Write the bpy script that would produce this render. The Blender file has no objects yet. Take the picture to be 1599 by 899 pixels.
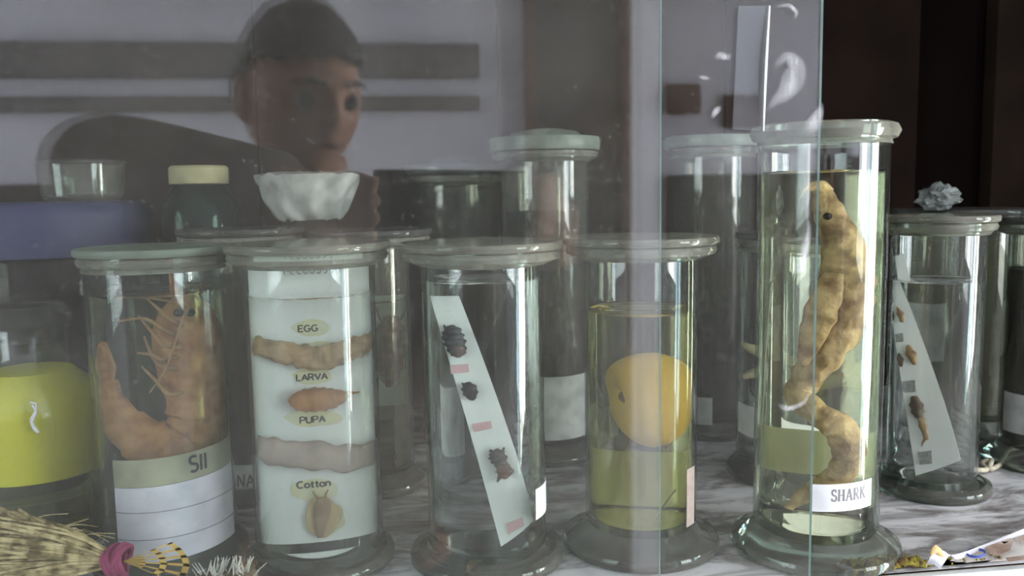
import bpy, bmesh, math, random
from mathutils import Vector, Matrix, noise as mnoise

random.seed(7)
sc = bpy.context.scene
COL = sc.collection
PI = math.pi
rad = math.radians

# ------------------------------------------------------------------ camera
F = 1350.0
W, H = 1599, 899
CAM = Vector((0, 0, .25))
RM = Matrix.Rotation(rad(-7.5), 3, 'Z') @ Matrix.Rotation(rad(90 - 6.34), 3, 'X') @ Matrix.Rotation(rad(-.95), 3, 'Z')
cd = bpy.data.cameras.new('camera')
cam = bpy.data.objects.new('camera', cd)
COL.objects.link(cam)
cam.matrix_world = Matrix.Translation(CAM) @ RM.to_4x4()
cd.sensor_width = 36
cd.lens = F / W * 36
cd.clip_start = .002
cd.clip_end = 50
sc.camera = cam
cd.dof.use_dof = True
cd.dof.focus_distance = .58
cd.dof.aperture_fstop = 9.0

# ------------------------------------------------------------------ world, lights, exposure
wd = bpy.data.worlds.new('sky')
sc.world = wd
wd.use_nodes = True
wd.node_tree.nodes['Background'].inputs[0].default_value = (.62, .72, .9, 1)
wd.node_tree.nodes['Background'].inputs[1].default_value = 1.0


def area(name, loc, direction, sx, sy, power, col):
    l = bpy.data.lights.new(name, 'AREA')
    l.shape = 'RECTANGLE'
    l.size, l.size_y = sx, sy
    l.energy = power
    l.color = col
    o = bpy.data.objects.new(name, l)
    COL.objects.link(o)
    o.location = loc
    o.rotation_euler = Vector(direction).to_track_quat('-Z', 'Y').to_euler()
    return o


# daylight entering by the two windows in the right wall (white pane, bluish pane) and the left window
area('window_daylight', (2.50, -.06, -.12), (-1, 0, 0), .36, 2.0, 85, (1, .96, .88))
area('window_daylight', (2.50, -.44, -.12), (-1, 0, 0), .26, 2.0, 24, (.62, .9, 1))
area('window_daylight', (2.50, -1.45, .55), (-1, 0, 0), 1.1, 1.5, 85, (.93, .96, 1))
area('window_daylight', (-2.50, -1.1, .55), (1, 0, 0), 1.5, 1.5, 62, (.93, .95, 1))
sc.view_settings.view_transform = 'Standard'
sc.view_settings.look = 'None'
sc.view_settings.gamma = 1
sc.view_settings.exposure = 0.15
sc.view_settings.use_curve_mapping = False
sc.cycles.max_bounces = 12
sc.cycles.diffuse_bounces = 3
sc.cycles.glossy_bounces = 4
sc.cycles.transmission_bounces = 10
sc.cycles.transparent_max_bounces = 32
sc.cycles.sample_clamp_indirect = 20
sc.cycles.use_adaptive_sampling = True
sc.cycles.adaptive_threshold = .1
sc.cycles.use_denoising = True


# ------------------------------------------------------------------ pixel geometry
def ray(u, v):
    return RM @ Vector(((u - W / 2) / F, -(v - H / 2) / F, -1))


def onz(u, v, z=0.0):
    d = ray(u, v)
    return CAM + d * ((z - CAM.z) / d.z)


def ony(u, v, y):
    d = ray(u, v)
    return CAM + d * (y / d.y)


def depth(p):
    return -(RM.transposed() @ (Vector(p) - CAM)).z


# ------------------------------------------------------------------ materials
def newmat(name):
    m = bpy.data.materials.new(name)
    m.use_nodes = True
    m.node_tree.nodes.clear()
    return m, m.node_tree.nodes, m.node_tree.links


def nd(N, t, **kw):
    n = N.new(t)
    for k, v in kw.items():
        if k in n.inputs:
            n.inputs[k].default_value = v
        else:
            setattr(n, k, v)
    return n


def c4(c):
    return (c[0], c[1], c[2], 1)


def ramp(N, L, src, stops):
    r = N.new('ShaderNodeValToRGB')
    e = r.color_ramp.elements
    while len(e) < len(stops):
        e.new(.5)
    for i, (p, c) in enumerate(stops):
        e[i].position = p
        e[i].color = c4(c) if hasattr(c, '__len__') else (c, c, c, 1)
    L.new(src, r.inputs[0])
    return r.outputs[0]


def noise(N, L, scale, detail=3, rough=.5, vec=None, dist=0.0):
    n = nd(N, 'ShaderNodeTexNoise', Scale=scale, Detail=detail, Roughness=rough, Distortion=dist)
    if vec is None:
        t = N.new('ShaderNodeTexCoord')
        vec = t.outputs['Object']
    L.new(vec, n.inputs['Vector'])
    return n.outputs['Fac']


def mathn(N, L, op, a, b):
    n = N.new('ShaderNodeMath')
    n.operation = op
    for i, x in enumerate((a, b)):
        if isinstance(x, (int, float)):
            n.inputs[i].default_value = x
        else:
            L.new(x, n.inputs[i])
    return n.outputs[0]


def solid(name, c1, c2=None, scale=40, rough=.7, bump=.0, bscale=120, spec=.3, lo=.35, hi=.65, sss=0):
    m, N, L = newmat(name)
    o = N.new('ShaderNodeOutputMaterial')
    p = nd(N, 'ShaderNodeBsdfPrincipled', Roughness=rough)
    p.inputs['Specular IOR Level'].default_value = spec
    if c2 is None:
        c2 = tuple(x * .8 for x in c1)
    L.new(ramp(N, L, noise(N, L, scale), [(lo, c2), (hi, c1)]), p.inputs['Base Color'])
    if bump:
        b = nd(N, 'ShaderNodeBump', Strength=bump, Distance=.002)
        L.new(noise(N, L, bscale, 4), b.inputs['Height'])
        L.new(b.outputs[0], p.inputs['Normal'])
    L.new(p.outputs[0], o.inputs[0])
    return m


def thin_glass(name, tint=(.97, .985, .98), edge=(.55, .62, .58), dust=.03, dustcol=(.5, .5, .47), speck=0.0, cloud=0.0, f0=.04):
    """clear glass wall: lets light straight through, mirrors more at a grazing angle, carries dust"""
    m, N, L = newmat(name)
    o = N.new('ShaderNodeOutputMaterial')
    lw = nd(N, 'ShaderNodeLayerWeight', Blend=.5)
    f5 = mathn(N, L, 'POWER', lw.outputs['Facing'], 5.0)
    fr = mathn(N, L, 'MULTIPLY_ADD', f5, .9)
    N[-1].inputs[2].default_value = f0
    f3 = mathn(N, L, 'POWER', lw.outputs['Facing'], 3.0)
    tcol = ramp(N, L, f3, [(0, tint), (1, edge)])
    t = N.new('ShaderNodeBsdfTransparent')
    L.new(tcol, t.inputs[0])
    g = nd(N, 'ShaderNodeBsdfGlossy', Roughness=.015)
    mx = N.new('ShaderNodeMixShader')
    L.new(fr, mx.inputs[0]); L.new(t.outputs[0], mx.inputs[1]); L.new(g.outputs[0], mx.inputs[2])
    d = nd(N, 'ShaderNodeBsdfDiffuse', Color=c4(dustcol))
    fac = mathn(N, L, 'ADD', dust, 0.0)
    if speck:
        fac = mathn(N, L, 'ADD', fac, mathn(N, L, 'MULTIPLY', ramp(N, L, noise(N, L, 420, 2, .6), [(.66, 0), (.76, 1)]), speck))
    if cloud:
        fac = mathn(N, L, 'ADD', fac, mathn(N, L, 'MULTIPLY', ramp(N, L, noise(N, L, 9, 4, .6, dist=.5), [(.35, 0), (.75, 1)]), cloud))
    m2 = N.new('ShaderNodeMixShader')
    L.new(fac, m2.inputs[0]); L.new(mx.outputs[0], m2.inputs[1]); L.new(d.outputs[0], m2.inputs[2])
    L.new(m2.outputs[0], o.inputs[0])
    return m


def solid_glass(name, col=(.88, .95, .91), dust=.18, dustcol=(.42, .42, .38), rough=.04, ior=1.47):
    m, N, L = newmat(name)
    o = N.new('ShaderNodeOutputMaterial')
    g = nd(N, 'ShaderNodeBsdfGlass', Color=c4(col), Roughness=rough, IOR=ior)
    d = N.new('ShaderNodeBsdfDiffuse')
    L.new(ramp(N, L, noise(N, L, 60, 4), [(.3, tuple(x * .55 for x in dustcol)), (.7, dustcol)]), d.inputs[0])
    mx = N.new('ShaderNodeMixShader')
    fac = mathn(N, L, 'MULTIPLY', ramp(N, L, noise(N, L, 35, 4, .65), [(.25, .45), (.75, 1)]), dust)
    L.new(fac, mx.inputs[0]); L.new(g.outputs[0], mx.inputs[1]); L.new(d.outputs[0], mx.inputs[2])
    L.new(mx.outputs[0], o.inputs[0])
    return m


def liquid_mat(name, col=(.97, .98, .97), ior=1.34, murk=0.0, murkcol=(.3, .28, .2)):
    m, N, L = newmat(name)
    o = N.new('ShaderNodeOutputMaterial')
    g = nd(N, 'ShaderNodeBsdfGlass', Color=c4(col), Roughness=0.0, IOR=ior)
    sh = g.outputs[0]
    if murk:
        d = nd(N, 'ShaderNodeBsdfDiffuse', Color=c4(murkcol))
        mx = nd(N, 'ShaderNodeMixShader', Fac=murk)
        L.new(sh, mx.inputs[1]); L.new(d.outputs[0], mx.inputs[2])
        sh = mx.outputs[0]
    L.new(sh, o.inputs[0])
    return m


M = {}
M['tube'] = thin_glass('jar_wall_glass', dust=.030)
M['tube_clean'] = thin_glass('clear_jar_wall_glass', dust=.012, edge=(.5, .6, .5))
M['tube_old'] = thin_glass('dusty_jar_wall_glass', tint=(.84, .85, .80), dust=.065, dustcol=(.42, .41, .37))
M['pane'] = thin_glass('dusty_pane_glass', tint=(.985, .992, .99), edge=(.7, .85, .8), dust=.007, dustcol=(.6, .58, .53), speck=.09, cloud=.016)
M['pane_edge'] = solid('pane_edge_glass', (.26, .38, .36), (.2, .3, .28), rough=.2)
M['foot'] = solid_glass('jar_foot_glass', dust=.36, dustcol=(.25, .24, .215))
M['rim'] = solid_glass('jar_rim_glass', dust=.42, dustcol=(.46, .44, .37))
M['lid'] = solid_glass('dusty_lid_glass', col=(.85, .9, .84), dust=.52, dustcol=(.40, .385, .32))
M['frost'] = solid_glass('frosted_green_glass', col=(.75, .86, .78), dust=.75, dustcol=(.34, .39, .32), rough=.3)
M['water'] = liquid_mat('clear_fluid', (.982, .99, .986))
M['murky'] = liquid_mat('murky_brown_fluid', (.94, .93, .82), murk=.025)
M['yellow_fluid'] = liquid_mat('yellowish_fluid', (.965, .95, .74), murk=.02, murkcol=(.5, .46, .2))
M['shark_fluid'] = liquid_mat('pale_green_yellow_fluid', (.965, .965, .86))
M['bright_yellow'] = liquid_mat('bright_yellow_fluid', (.9, .85, .12), murk=.85, murkcol=(.80, .74, .03))
M['green_fluid'] = liquid_mat('olive_fluid', (.72, .75, .45), murk=.12, murkcol=(.2, .2, .06))
M['dark_fluid'] = liquid_mat('dark_fluid', (.45, .47, .42), murk=.1, murkcol=(.06, .06, .05))
M['paper'] = solid('white_label_paper', (.84, .83, .86), (.74, .73, .75), 90, .8, .05)
M['oldpaper'] = solid('yellowed_label_paper', (.30, .30, .21), (.22, .22, .16), 60, .85)
M['greypaper'] = solid('grey_label_paper', (.40, .41, .38), (.28, .29, .27), 60, .85)
M['card'] = solid('white_specimen_card', (.91, .91, .86), (.86, .87, .83), 30, .5)
M['stain'] = solid('glue_stain', (.78, .72, .42), (.74, .72, .5), 80, .6)
M['ink'] = solid('dark_ink', (.05, .05, .05), rough=.7)
M['greyink'] = solid('faded_ink', (.25, .25, .26), rough=.8)
M['pink'] = solid('pink_printed_tag', (.8, .5, .5), (.7, .42, .42), 90)
M['wood'] = solid('dark_brown_wood', (.015, .0085, .006), (.009, .0055, .004), 14, .8, spec=.04)
M['wood2'] = solid('near_black_wood', (.006, .0035, .003), (.004, .0025, .002), 14, .85, spec=.02)
M['wood3'] = solid('lighter_brown_wood', (.024, .015, .010), (.015, .010, .007), 14, .75, spec=.05)
M['wall'] = solid('lavender_white_paint', (.74, .74, .82), (.68, .68, .76), 3, .9)
M['ceil'] = solid('white_ceiling_paint', (.82, .82, .82), rough=.9)
M['floor'] = solid('grey_pink_floor', (.42, .36, .35), (.32, .28, .28), 4, .6)
M['trim'] = solid('dark_grey_brown_trim', (.2, .19, .185), rough=.8)
M['doorwood'] = solid('brown_door_wood', (.10, .045, .03), (.07, .03, .02), 8, .5)
M['dado'] = solid('dark_brown_dado_paint', (.055, .048, .044), rough=.7)
M['frame'] = solid('white_window_frame', (.75, .76, .75), rough=.5)
M['steel'] = solid('dull_aluminium_rail', (.62, .64, .63), (.5, .52, .51), 30, .45)


# ------------------------------------------------------------------ object helpers
def obj(name, me, mat=None, parent=None):
    o = bpy.data.objects.new(name, me)
    COL.objects.link(o)
    if mat is not None:
        for mm in (mat if isinstance(mat, (list, tuple)) else [mat]):
            me.materials.append(M[mm] if isinstance(mm, str) else mm)
    if parent is not None:
        o.parent = parent
    return o


def tag(o, label, cat, group=None):
    o['label'] = label
    o['category'] = cat
    if group:
        o['group'] = group
    return o


def empty(name, loc, label=None, cat=None, rz=0.0, group=None):
    o = bpy.data.objects.new(name, None)
    COL.objects.link(o)
    o.empty_display_size = .02
    o.location = loc
    o.rotation_euler = (0, 0, rz)
    if label:
        tag(o, label, cat, group)
    return o


def fin(bm, smooth=True, angle=40):
    me = bpy.data.meshes.new('mesh')
    bmesh.ops.recalc_face_normals(bm, faces=bm.faces)
    bm.to_mesh(me)
    bm.free()
    if smooth:
        me.polygons.foreach_set('use_smooth', [True] * len(me.polygons))
        me.set_sharp_from_angle(angle=rad(angle))
    return me


def lathe(profile, seg=72, closed=True, wob=0.0, z0=0):
    """profile [(r,z)...] revolved about Z; closed joins the last point to the first"""
    bm = bmesh.new()
    rings = []
    for r, z in profile:
        if r < 1e-6:
            rings.append([bm.verts.new((0, 0, z))])
        else:
            rings.append([bm.verts.new((r * math.cos(2 * PI * i / seg), r * math.sin(2 * PI * i / seg), z)) for i in range(seg)])
    pairs = list(zip(rings, rings[1:]))
    if closed:
        pairs.append((rings[-1], rings[0]))
    for a, b in pairs:
        if len(a) == 1 and len(b) == 1:
            continue
        for i in range(seg):
            j = (i + 1) % seg
            if len(a) == 1:
                bm.faces.new((a[0], b[i], b[j]))
            elif len(b) == 1:
                bm.faces.new((a[i], a[j], b[0]))
            else:
                bm.faces.new((a[i], a[j], b[j], b[i]))
    if wob:
        for v in bm.verts:
            v.co += Vector((mnoise.noise(v.co * 40), mnoise.noise(v.co * 40 + Vector((9, 0, 0))), mnoise.noise(v.co * 40 + Vector((0, 9, 0))))) * wob
    return fin(bm)


def boxbm(lo, hi, bev=0.0, seg=2):
    bm = bmesh.new()
    bmesh.ops.create_cube(bm, size=1)
    for v in bm.verts:
        v.co = Vector([(lo[i] + hi[i]) / 2 + v.co[i] * (hi[i] - lo[i]) for i in range(3)])
    if bev:
        bmesh.ops.bevel(bm, geom=bm.edges[:] + bm.verts[:], offset=bev, segments=seg, affect='EDGES', profile=.6)
    return bm


def box(lo, hi, bev=0.0, seg=2):
    return fin(boxbm(lo, hi, bev, seg), smooth=bool(bev))


def frames(pts):
    """parallel transport frames along a path"""
    T = []
    n = len(pts)
    for i in range(n):
        t = (pts[min(i + 1, n - 1)] - pts[max(i - 1, 0)])
        T.append(t.normalized() if t.length > 1e-9 else Vector((0, 0, 1)))
    a = Vector((0, 1, 0))
    if abs(T[0].dot(a)) > .9:
        a = Vector((1, 0, 0))
    nrm = (a - T[0] * a.dot(T[0])).normalized()
    out = []
    for t in T:
        nrm = (nrm - t * nrm.dot(t)).normalized()
        out.append((t, nrm, t.cross(nrm)))
    return out


def spline(pts, n):
    """Catmull-Rom through pts (any dimension tuples) sampled n per span"""
    P = [Vector(p) for p in pts]
    P = [P[0] * 2 - P[1]] + P + [P[-1] * 2 - P[-2]]
    out = []
    for i in range(1, len(P) - 2):
        for k in range(n):
            t = k / n
            a, b, c, d = P[i - 1:i + 3]
            out.append(.5 * ((2 * b) + (c - a) * t + (2 * a - 5 * b + 4 * c - d) * t * t + (3 * b - a - 3 * c + d) * t ** 3))
    out.append(P[-2])
    return out


def sweep_into(bm, pts, radii, seg=10, flat=1.0, ridge=None):
    """tube along pts; radii per point; flat scales the second axis"""
    fr = frames(pts)
    rings = []
    for i, (p, r) in enumerate(zip(pts, radii)):
        t, n, b = fr[i]
        k = 1 + (ridge(i) if ridge else 0)
        rings.append([bm.verts.new(p + (n * math.cos(2 * PI * j / seg) * flat + b * math.sin(2 * PI * j / seg)) * r * k) for j in range(seg)])
    for a, b in zip(rings, rings[1:]):
        for j in range(seg):
            bm.faces.new((a[j], a[(j + 1) % seg], b[(j + 1) % seg], b[j]))
    bm.faces.new(list(reversed(rings[0])))
    bm.faces.new(rings[-1])
    return rings


def sweep(pts, radii, seg=10, flat=1.0, ridge=None):
    bm = bmesh.new()
    sweep_into(bm, pts, radii, seg, flat, ridge)
    return fin(bm, angle=60)


def path_tube(ctrl, r, n=6, seg=8, flat=1.0):
    """ctrl [(x,y,z)] with radius r or list r per control"""
    rr = r if hasattr(r, '__len__') else [r] * len(ctrl)
    q = spline([(c[0], c[1], c[2]) for c in ctrl], n)
    rs = spline([(x, 0, 0) for x in rr], n)
    return sweep(q, [max(.0002, x.x) for x in rs], seg, flat)


def curved_label(r, a0, a1, z0, z1, th=.0004, seg=28, tilt=0.0):
    """paper wrapped on a tube of radius r; angles measured from -Y (front), positive to the right"""
    bm = bmesh.new()
    cols = []
    for i in range(seg + 1):
        a = a0 + (a1 - a0) * i / seg
        dz = tilt * (i / seg - .5)
        cols.append([bm.verts.new((math.sin(a) * q, -math.cos(a) * q, z + dz)) for q in (r, r + th) for z in (z0, z1)])
    for c, d in zip(cols, cols[1:]):
        for i, j in ((0, 1), (1, 3), (3, 2), (2, 0)):
            bm.faces.new((c[i], c[j], d[j], d[i]))
    bm.faces.new([cols[0][k] for k in (0, 2, 3, 1)])
    bm.faces.new([cols[-1][k] for k in (0, 1, 3, 2)])
    return fin(bm, angle=60)


def extrude_poly(pts, fn, th=.0003):
    """flat polygon [(x,z)] mapped by fn(x,z,d) with thickness th toward the viewer"""
    bm = bmesh.new()
    a = [bm.verts.new(fn(x, z, 0)) for x, z in pts]
    b = [bm.verts.new(fn(x, z, th)) for x, z in pts]
    bm.faces.new(a)
    bm.faces.new(list(reversed(b)))
    n = len(pts)
    for i in range(n):
        bm.faces.new((a[i], a[(i + 1) % n], b[(i + 1) % n], b[i]))
    return fin(bm, smooth=False)


def strokes(lines, w, fn, th=.0002):
    """pen strokes: polylines of (x,z[,width factor]) turned to ribbons and mapped by fn(x,z,depth)"""
    bm = bmesh.new()
    for ln in lines:
        p = []
        for a, b in zip(ln, ln[1:]):
            k = 4
            p += [tuple(a[i] + (b[i] - a[i]) * t / k for i in range(2)) for t in range(k)]
        p.append(tuple(ln[-1][:2]))
        ww = w * (ln[0][2] if len(ln[0]) > 2 else 1)
        prev = None
        for i, (x, z) in enumerate(p):
            x0, z0 = p[max(i - 1, 0)]
            x1, z1 = p[min(i + 1, len(p) - 1)]
            l = math.hypot(x1 - x0, z1 - z0) or 1
            nx, nz = -(z1 - z0) / l * ww / 2, (x1 - x0) / l * ww / 2
            cur = [bm.verts.new(fn(x + nx, z + nz, 0)), bm.verts.new(fn(x - nx, z - nz, 0)),
                   bm.verts.new(fn(x - nx, z - nz, th)), bm.verts.new(fn(x + nx, z + nz, th))]
            if prev:
                for k in range(4):
                    bm.faces.new((prev[k], prev[(k + 1) % 4], cur[(k + 1) % 4], cur[k]))
            else:
                bm.faces.new(cur)
            prev = cur
        bm.faces.new(list(reversed(prev)))
    return fin(bm, smooth=False)


def arc(cx, cz, rx, rz, a0, a1, n=10):
    return [(cx + rx * math.cos(rad(a0 + (a1 - a0) * i / n)), cz + rz * math.sin(rad(a0 + (a1 - a0) * i / n))) for i in range(n + 1)]


# letters on a unit em box (x 0..adv, z 0..1); 'serif' set has thick and thin strokes and feet
SANS = {
    'E': (.62, [[(.5, 1), (0, 1), (0, 0), (.5, 0)], [(0, .5), (.42, .5)]]),
    'G': (.8, [arc(.36, .5, .34, .5, 45, 315), [(.62, .15), (.62, .45), (.4, .45)]]),
    'L': (.58, [[(0, 1), (0, 0), (.46, 0)]]),
    'A': (.76, [[(0, 0), (.32, 1), (.64, 0)], [(.13, .36), (.51, .36)]]),
    'R': (.72, [[(0, 0), (0, 1), (.3, 1)] + arc(.32, .75, .22, .25, 90, -90, 6) + [(0, .5)], [(.3, .5), (.56, 0)]]),
    'V': (.74, [[(0, 1), (.31, 0), (.62, 1)]]),
    'P': (.68, [[(0, 0), (0, 1), (.3, 1)] + arc(.32, .74, .22, .26, 90, -90, 6) + [(0, .48)]]),
    'U': (.74, [[(0, 1), (0, .3)] + arc(.29, .3, .29, .3, 180, 360, 8) + [(.58, 1)]]),
    'C': (.78, [arc(.36, .5, .34, .5, 45, 315)]),
    'o': (.62, [arc(.25, .33, .24, .33, 0, 360, 12)]),
    't': (.46, [[(.16, .9), (.16, .08), (.34, 0)], [(0, .64), (.34, .64)]]),
    'n': (.62, [[(0, 0), (0, .66)], [(0, .45)] + arc(.22, .42, .2, .24, 150, 0, 6) + [(.42, 0)]]),
    'N': (.8, [[(0, 0), (.03, 1), (.55, 0), (.6, 1.02)]]),
    'I': (.3, [[(.05, 1), (.05, 0)]]),
    'S': (.7, [arc(.26, .74, .24, .25, 40, 270, 8) + arc(.26, .25, .26, .25, 90, -140, 8)]),
}
SERIF = {
    'S': (.62, [[p + (1.3,) for p in arc(.25, .74, .2, .24, 30, 250, 8)] + arc(.25, .26, .23, .24, 75, -150, 8), [(.43, .98, .7), (.43, .74)], [(.03, .02, .7), (.03, .28)]]),
    'H': (.84, [[(.14, 0, 1.5), (.14, 1)], [(.6, 0, 1.5), (.6, 1)], [(.14, .5, .6), (.6, .5)]] + [[(x - .12, z, .6), (x + .12, z)] for x in (.14, .6) for z in (0.02, .98)]),
    'A': (.82, [[(.08, 0, .7), (.36, 1)], [(.36, 1, 1.6), (.66, 0)], [(.18, .34, .6), (.55, .34)], [(-.03, .02, .6), (.2, .02)], [(.52, .02, .6), (.78, .02)]]),
    'R': (.78, [[(.14, 0, 1.5), (.14, 1)], [(.14, .98, .8), (.32, .98)] + arc(.34, .75, .2, .24, 90, -90, 6) + [(.14, .5)], [(.32, .5, 1.4), (.64, 0)], [(.02, .02, .6), (.27, .02)], [(.02, .98, .6), (.2, .98)], [(.56, .02, .6), (.76, .02)]]),
    'K': (.8, [[(.14, 0, 1.5), (.14, 1)], [(.14, .42, .7), (.58, 1)], [(.28, .58, 1.5), (.64, 0)], [(.02, .02, .6), (.27, .02)], [(.02, .98, .6), (.27, .98)], [(.46, .98, .6), (.7, .98)], [(.54, .02, .6), (.76, .02)]]),
}


def text_lines(s, h, x0, z0, table=SANS, stretch=1.0):
    out, x = [], 0
    for ch in s:
        if ch == ' ':
            x += .5
            continue
        adv, ls = table[ch]
        for l in ls:
            out.append([((x + p[0]) * h * stretch + x0, p[1] * h + z0) + tuple(p[2:]) for p in l])
        x += adv
    return out, x * h * stretch


def centered(s, h, cx, z0, table=SANS, stretch=1.0):
    l, w = text_lines(s, h, 0, z0, table, stretch)
    return [[(p[0] + cx - w / 2,) + tuple(p[1:]) for p in ln] for ln in l]


# ------------------------------------------------------------------ the room and the cabinet (setting)
def struct(o):
    o['kind'] = 'structure'
    return o


YB, XL, XR, ZF, ZC = -2.2, -2.55, 2.55, -1.2, 1.75
struct(obj('floor', box((XL, YB - .1, ZF - .1), (XR, 1.2, ZF)), 'floor'))
struct(obj('ceiling', box((XL, YB - .1, ZC), (XR, 1.2, ZC + .1)), 'ceil'))
struct(obj('wall_back', box((XL, YB - .1, ZF), (XR, YB, ZC)), 'wall'))
struct(obj('wall_front', box((XL, 1.06, ZF), (XR, 1.16, ZC)), 'wall'))


def wall_with_holes(name, x0, x1, holes):
    """side wall (box pieces round rectangular openings) as one mesh"""
    bm = bmesh.new()
    ys = sorted({YB - .1, 1.2} | {h[0] for h in holes} | {h[1] for h in holes})
    for a, b in zip(ys, ys[1:]):
        hh = [h for h in holes if h[0] <= a and h[1] >= b]
        zs = [(ZF, ZC)] if not hh else [(ZF, hh[0][2]), (hh[0][3], ZC)]
        for z0, z1 in zs:
            t = boxbm((x0, a, z0), (x1, b, z1))
            me = bpy.data.meshes.new('t')
            t.to_mesh(me)
            t.free()
            bm.from_mesh(me)
            bpy.data.meshes.remove(me)
    bmesh.ops.remove_doubles(bm, verts=bm.verts, dist=1e-5)
    return struct(obj(name, fin(bm, smooth=False), 'wall'))


RH = [(-2.02, -.88, -.22, 1.32), (-.60, .26, -1.12, .9)]
LH = [(-1.88, -.32, -.22, 1.32)]
wall_with_holes('wall_right', XR, XR + .12, RH)
wall_with_holes('wall_left', XL - .12, XL, LH)
k = 1
for holes, xx, mull in ((RH[:1], XR - .02, .5), (RH[1:], XR - .02, .37), (LH, XL + .02, .5)):
    for (a, b, c, d) in holes:
        w = struct(empty('window_%d' % k, (xx, (a + b) / 2, c)))
        y0, y1, h = a - w.location.y, b - w.location.y, d - c
        for nm, lo, hi in (('window_sill', (-.02, y0 - .05, -.05), (.02, y1 + .05, 0)), ('window_head', (-.02, y0 - .05, h), (.02, y1 + .05, h + .05)),
                           ('window_jamb', (-.02, y0 - .05, 0), (.02, y0, h)), ('window_jamb', (-.02, y1, 0), (.02, y1 + .05, h)),
                           ('window_mullion', (-.02, y0 + (y1 - y0) * mull - .025, 0), (.02, y0 + (y1 - y0) * mull + .025, h))):
            obj(nm, box(lo, hi, .004), 'frame', w)
        k += 1
# dark beam, thin conduit, pale pier and a dark doorway on the wall behind the photographer
struct(obj('trim_1', box((XL, YB, .645), (.30, YB + .05, .76), .006), 'trim'))
struct(obj('trim_2', box((XL, YB, .535), (.30, YB + .035, .585), .006), 'trim'))
struct(obj('trim_3', box((XL, YB, .94), (XR, YB + .04, 1.05), .006), 'trim'))
struct(obj('trim_4', box((XL, YB, ZF), (.80, YB + .03, .30), .006), 'dado'))
struct(obj('trim_5', box((.99, YB, ZF), (XR, YB + .03, .30), .006), 'dado'))
dr = struct(empty('door_1', (.645, YB + .02, ZF)))
obj('door_leaf', box((-.155, -.02, 0), (.155, .03, 2.16), .004), 'dado', dr)
for x in (-.185, .155):
    obj('door_jamb', box((x, -.02, 0), (x + .03, .06, 2.2), .004), 'doorwood', dr)
obj('door_head', box((-.185, -.02, 2.2), (.185, .06, 2.25), .004), 'doorwood', dr)
for i, (x, z, w_, h_) in enumerate(((1.05, .575, .125, .11), (1.27, .53, .14, .12))):
    t = tag(obj('wall_plaque', box((x - w_ / 2, YB, z - h_ / 2), (x + w_ / 2, YB + .03, z + h_ / 2), .012), 'doorwood'),
            ['dark brown wall plaque mirrored in the glass left of the tape strip', 'dark plaque mirrored in the glass just behind the tape strip'][i], 'plaque')

# cabinet
cab = empty('display_cabinet', (0, 0, -.03), 'dark brown wooden display cabinet holding the jars behind sliding glass', 'cabinet')
obj('shelf', box((-1.0, .50, .0), (1.15, 1.02, .0295), .002), 'wood3', cab)
obj('shelf_edge_strip', box((-1.0, .494, -.02), (1.15, .4998, .0294), .0006), 'steel', cab)
xs = [-1.0, -.72, -.43, -.15, .12, .39, .637, .737, 1.15]
ms = ['wood', 'wood3', 'wood', 'wood', 'wood3', 'wood', 'wood2', 'wood3']
dy = [0, .004, 0, .003, 0, 0, .02, 0]
for i in range(8):
    obj('back_board', box((xs[i] + .0008, 1.0 + dy[i], .03), (xs[i + 1] - .0008, 1.045, .72), .0015), ms[i], cab)
obj('side_panel', box((-1.03, .42, -.6), (-1.001, 1.045, .75)), 'wood', cab)
obj('side_panel', box((1.151, .42, -.6), (1.18, 1.045, .75)), 'wood', cab)
obj('top_panel', box((-1.03, .42, .72), (1.18, 1.045, .75)), 'wood', cab)
obj('bottom_panel', box((-1.0, .42, -.6), (1.15, 1.045, -.57)), 'wood', cab)
obj('lower_back_panel', box((-1.0, 1.02, -.57), (1.15, 1.045, -.001)), 'wood', cab)
for z in (-.57, .70):
    obj('sliding_track', box((-1.0, .425, z), (1.15, .466, z + .012), .001), 'steel', cab)


def marble():
    m, N, L = newmat('marbled_plastic_liner')
    o = N.new('ShaderNodeOutputMaterial')
    p = nd(N, 'ShaderNodeBsdfPrincipled', Roughness=.35)
    t = N.new('ShaderNodeTexCoord')
    mp = nd(N, 'ShaderNodeMapping')
    mp.inputs['Scale'].default_value = (1, 2.6, 1)
    mp.inputs['Rotation'].default_value = (0, 0, .12)
    L.new(t.outputs['Object'], mp.inputs[0])
    n1 = noise(N, L, 9, 6, .6, mp.outputs[0], 1.6)
    veins = ramp(N, L, n1, [(.34, (.54, .535, .55)), (.45, (.30, .295, .295)), (.52, (.56, .555, .57)), (.72, (.68, .675, .69))])
    n2 = noise(N, L, 14, 5, .65, mp.outputs[0], .6)
    dirt = ramp(N, L, n2, [(.49, 0), (.62, 1)])
    mx = nd(N, 'ShaderNodeMix', data_type='RGBA')
    L.new(mathn(N, L, 'MULTIPLY', dirt, .8), mx.inputs['Factor'])
    L.new(veins, mx.inputs[6])
    mx.inputs[7].default_value = (.10, .075, .065, 1)
    L.new(mx.outputs[2], p.inputs['Base Color'])
    L.new(p.outputs[0], o.inputs[0])
    return m


M['marble'] = marble()
tag(obj('shelf_liner', box((-.99, .5015, -.0004), (1.14, .995, .0), 0), 'marble'), 'grey marbled plastic sheet lining the shelf under the jars', 'shelf liner')


# sliding panes
def pane(name, x0, x1, y, label):
    r = empty(name, (0, y, -.556), label, 'glass pane')
    bm = boxbm((x0, -.0013, 0), (x1, .0013, 1.21))
    me = fin(bm, smooth=False)
    o = obj('glass_sheet', me, ['pane', 'pane_edge'], r)
    for p in me.polygons:
        if abs(p.normal.y) < .5:
            p.material_index = 1
    return r


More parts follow.
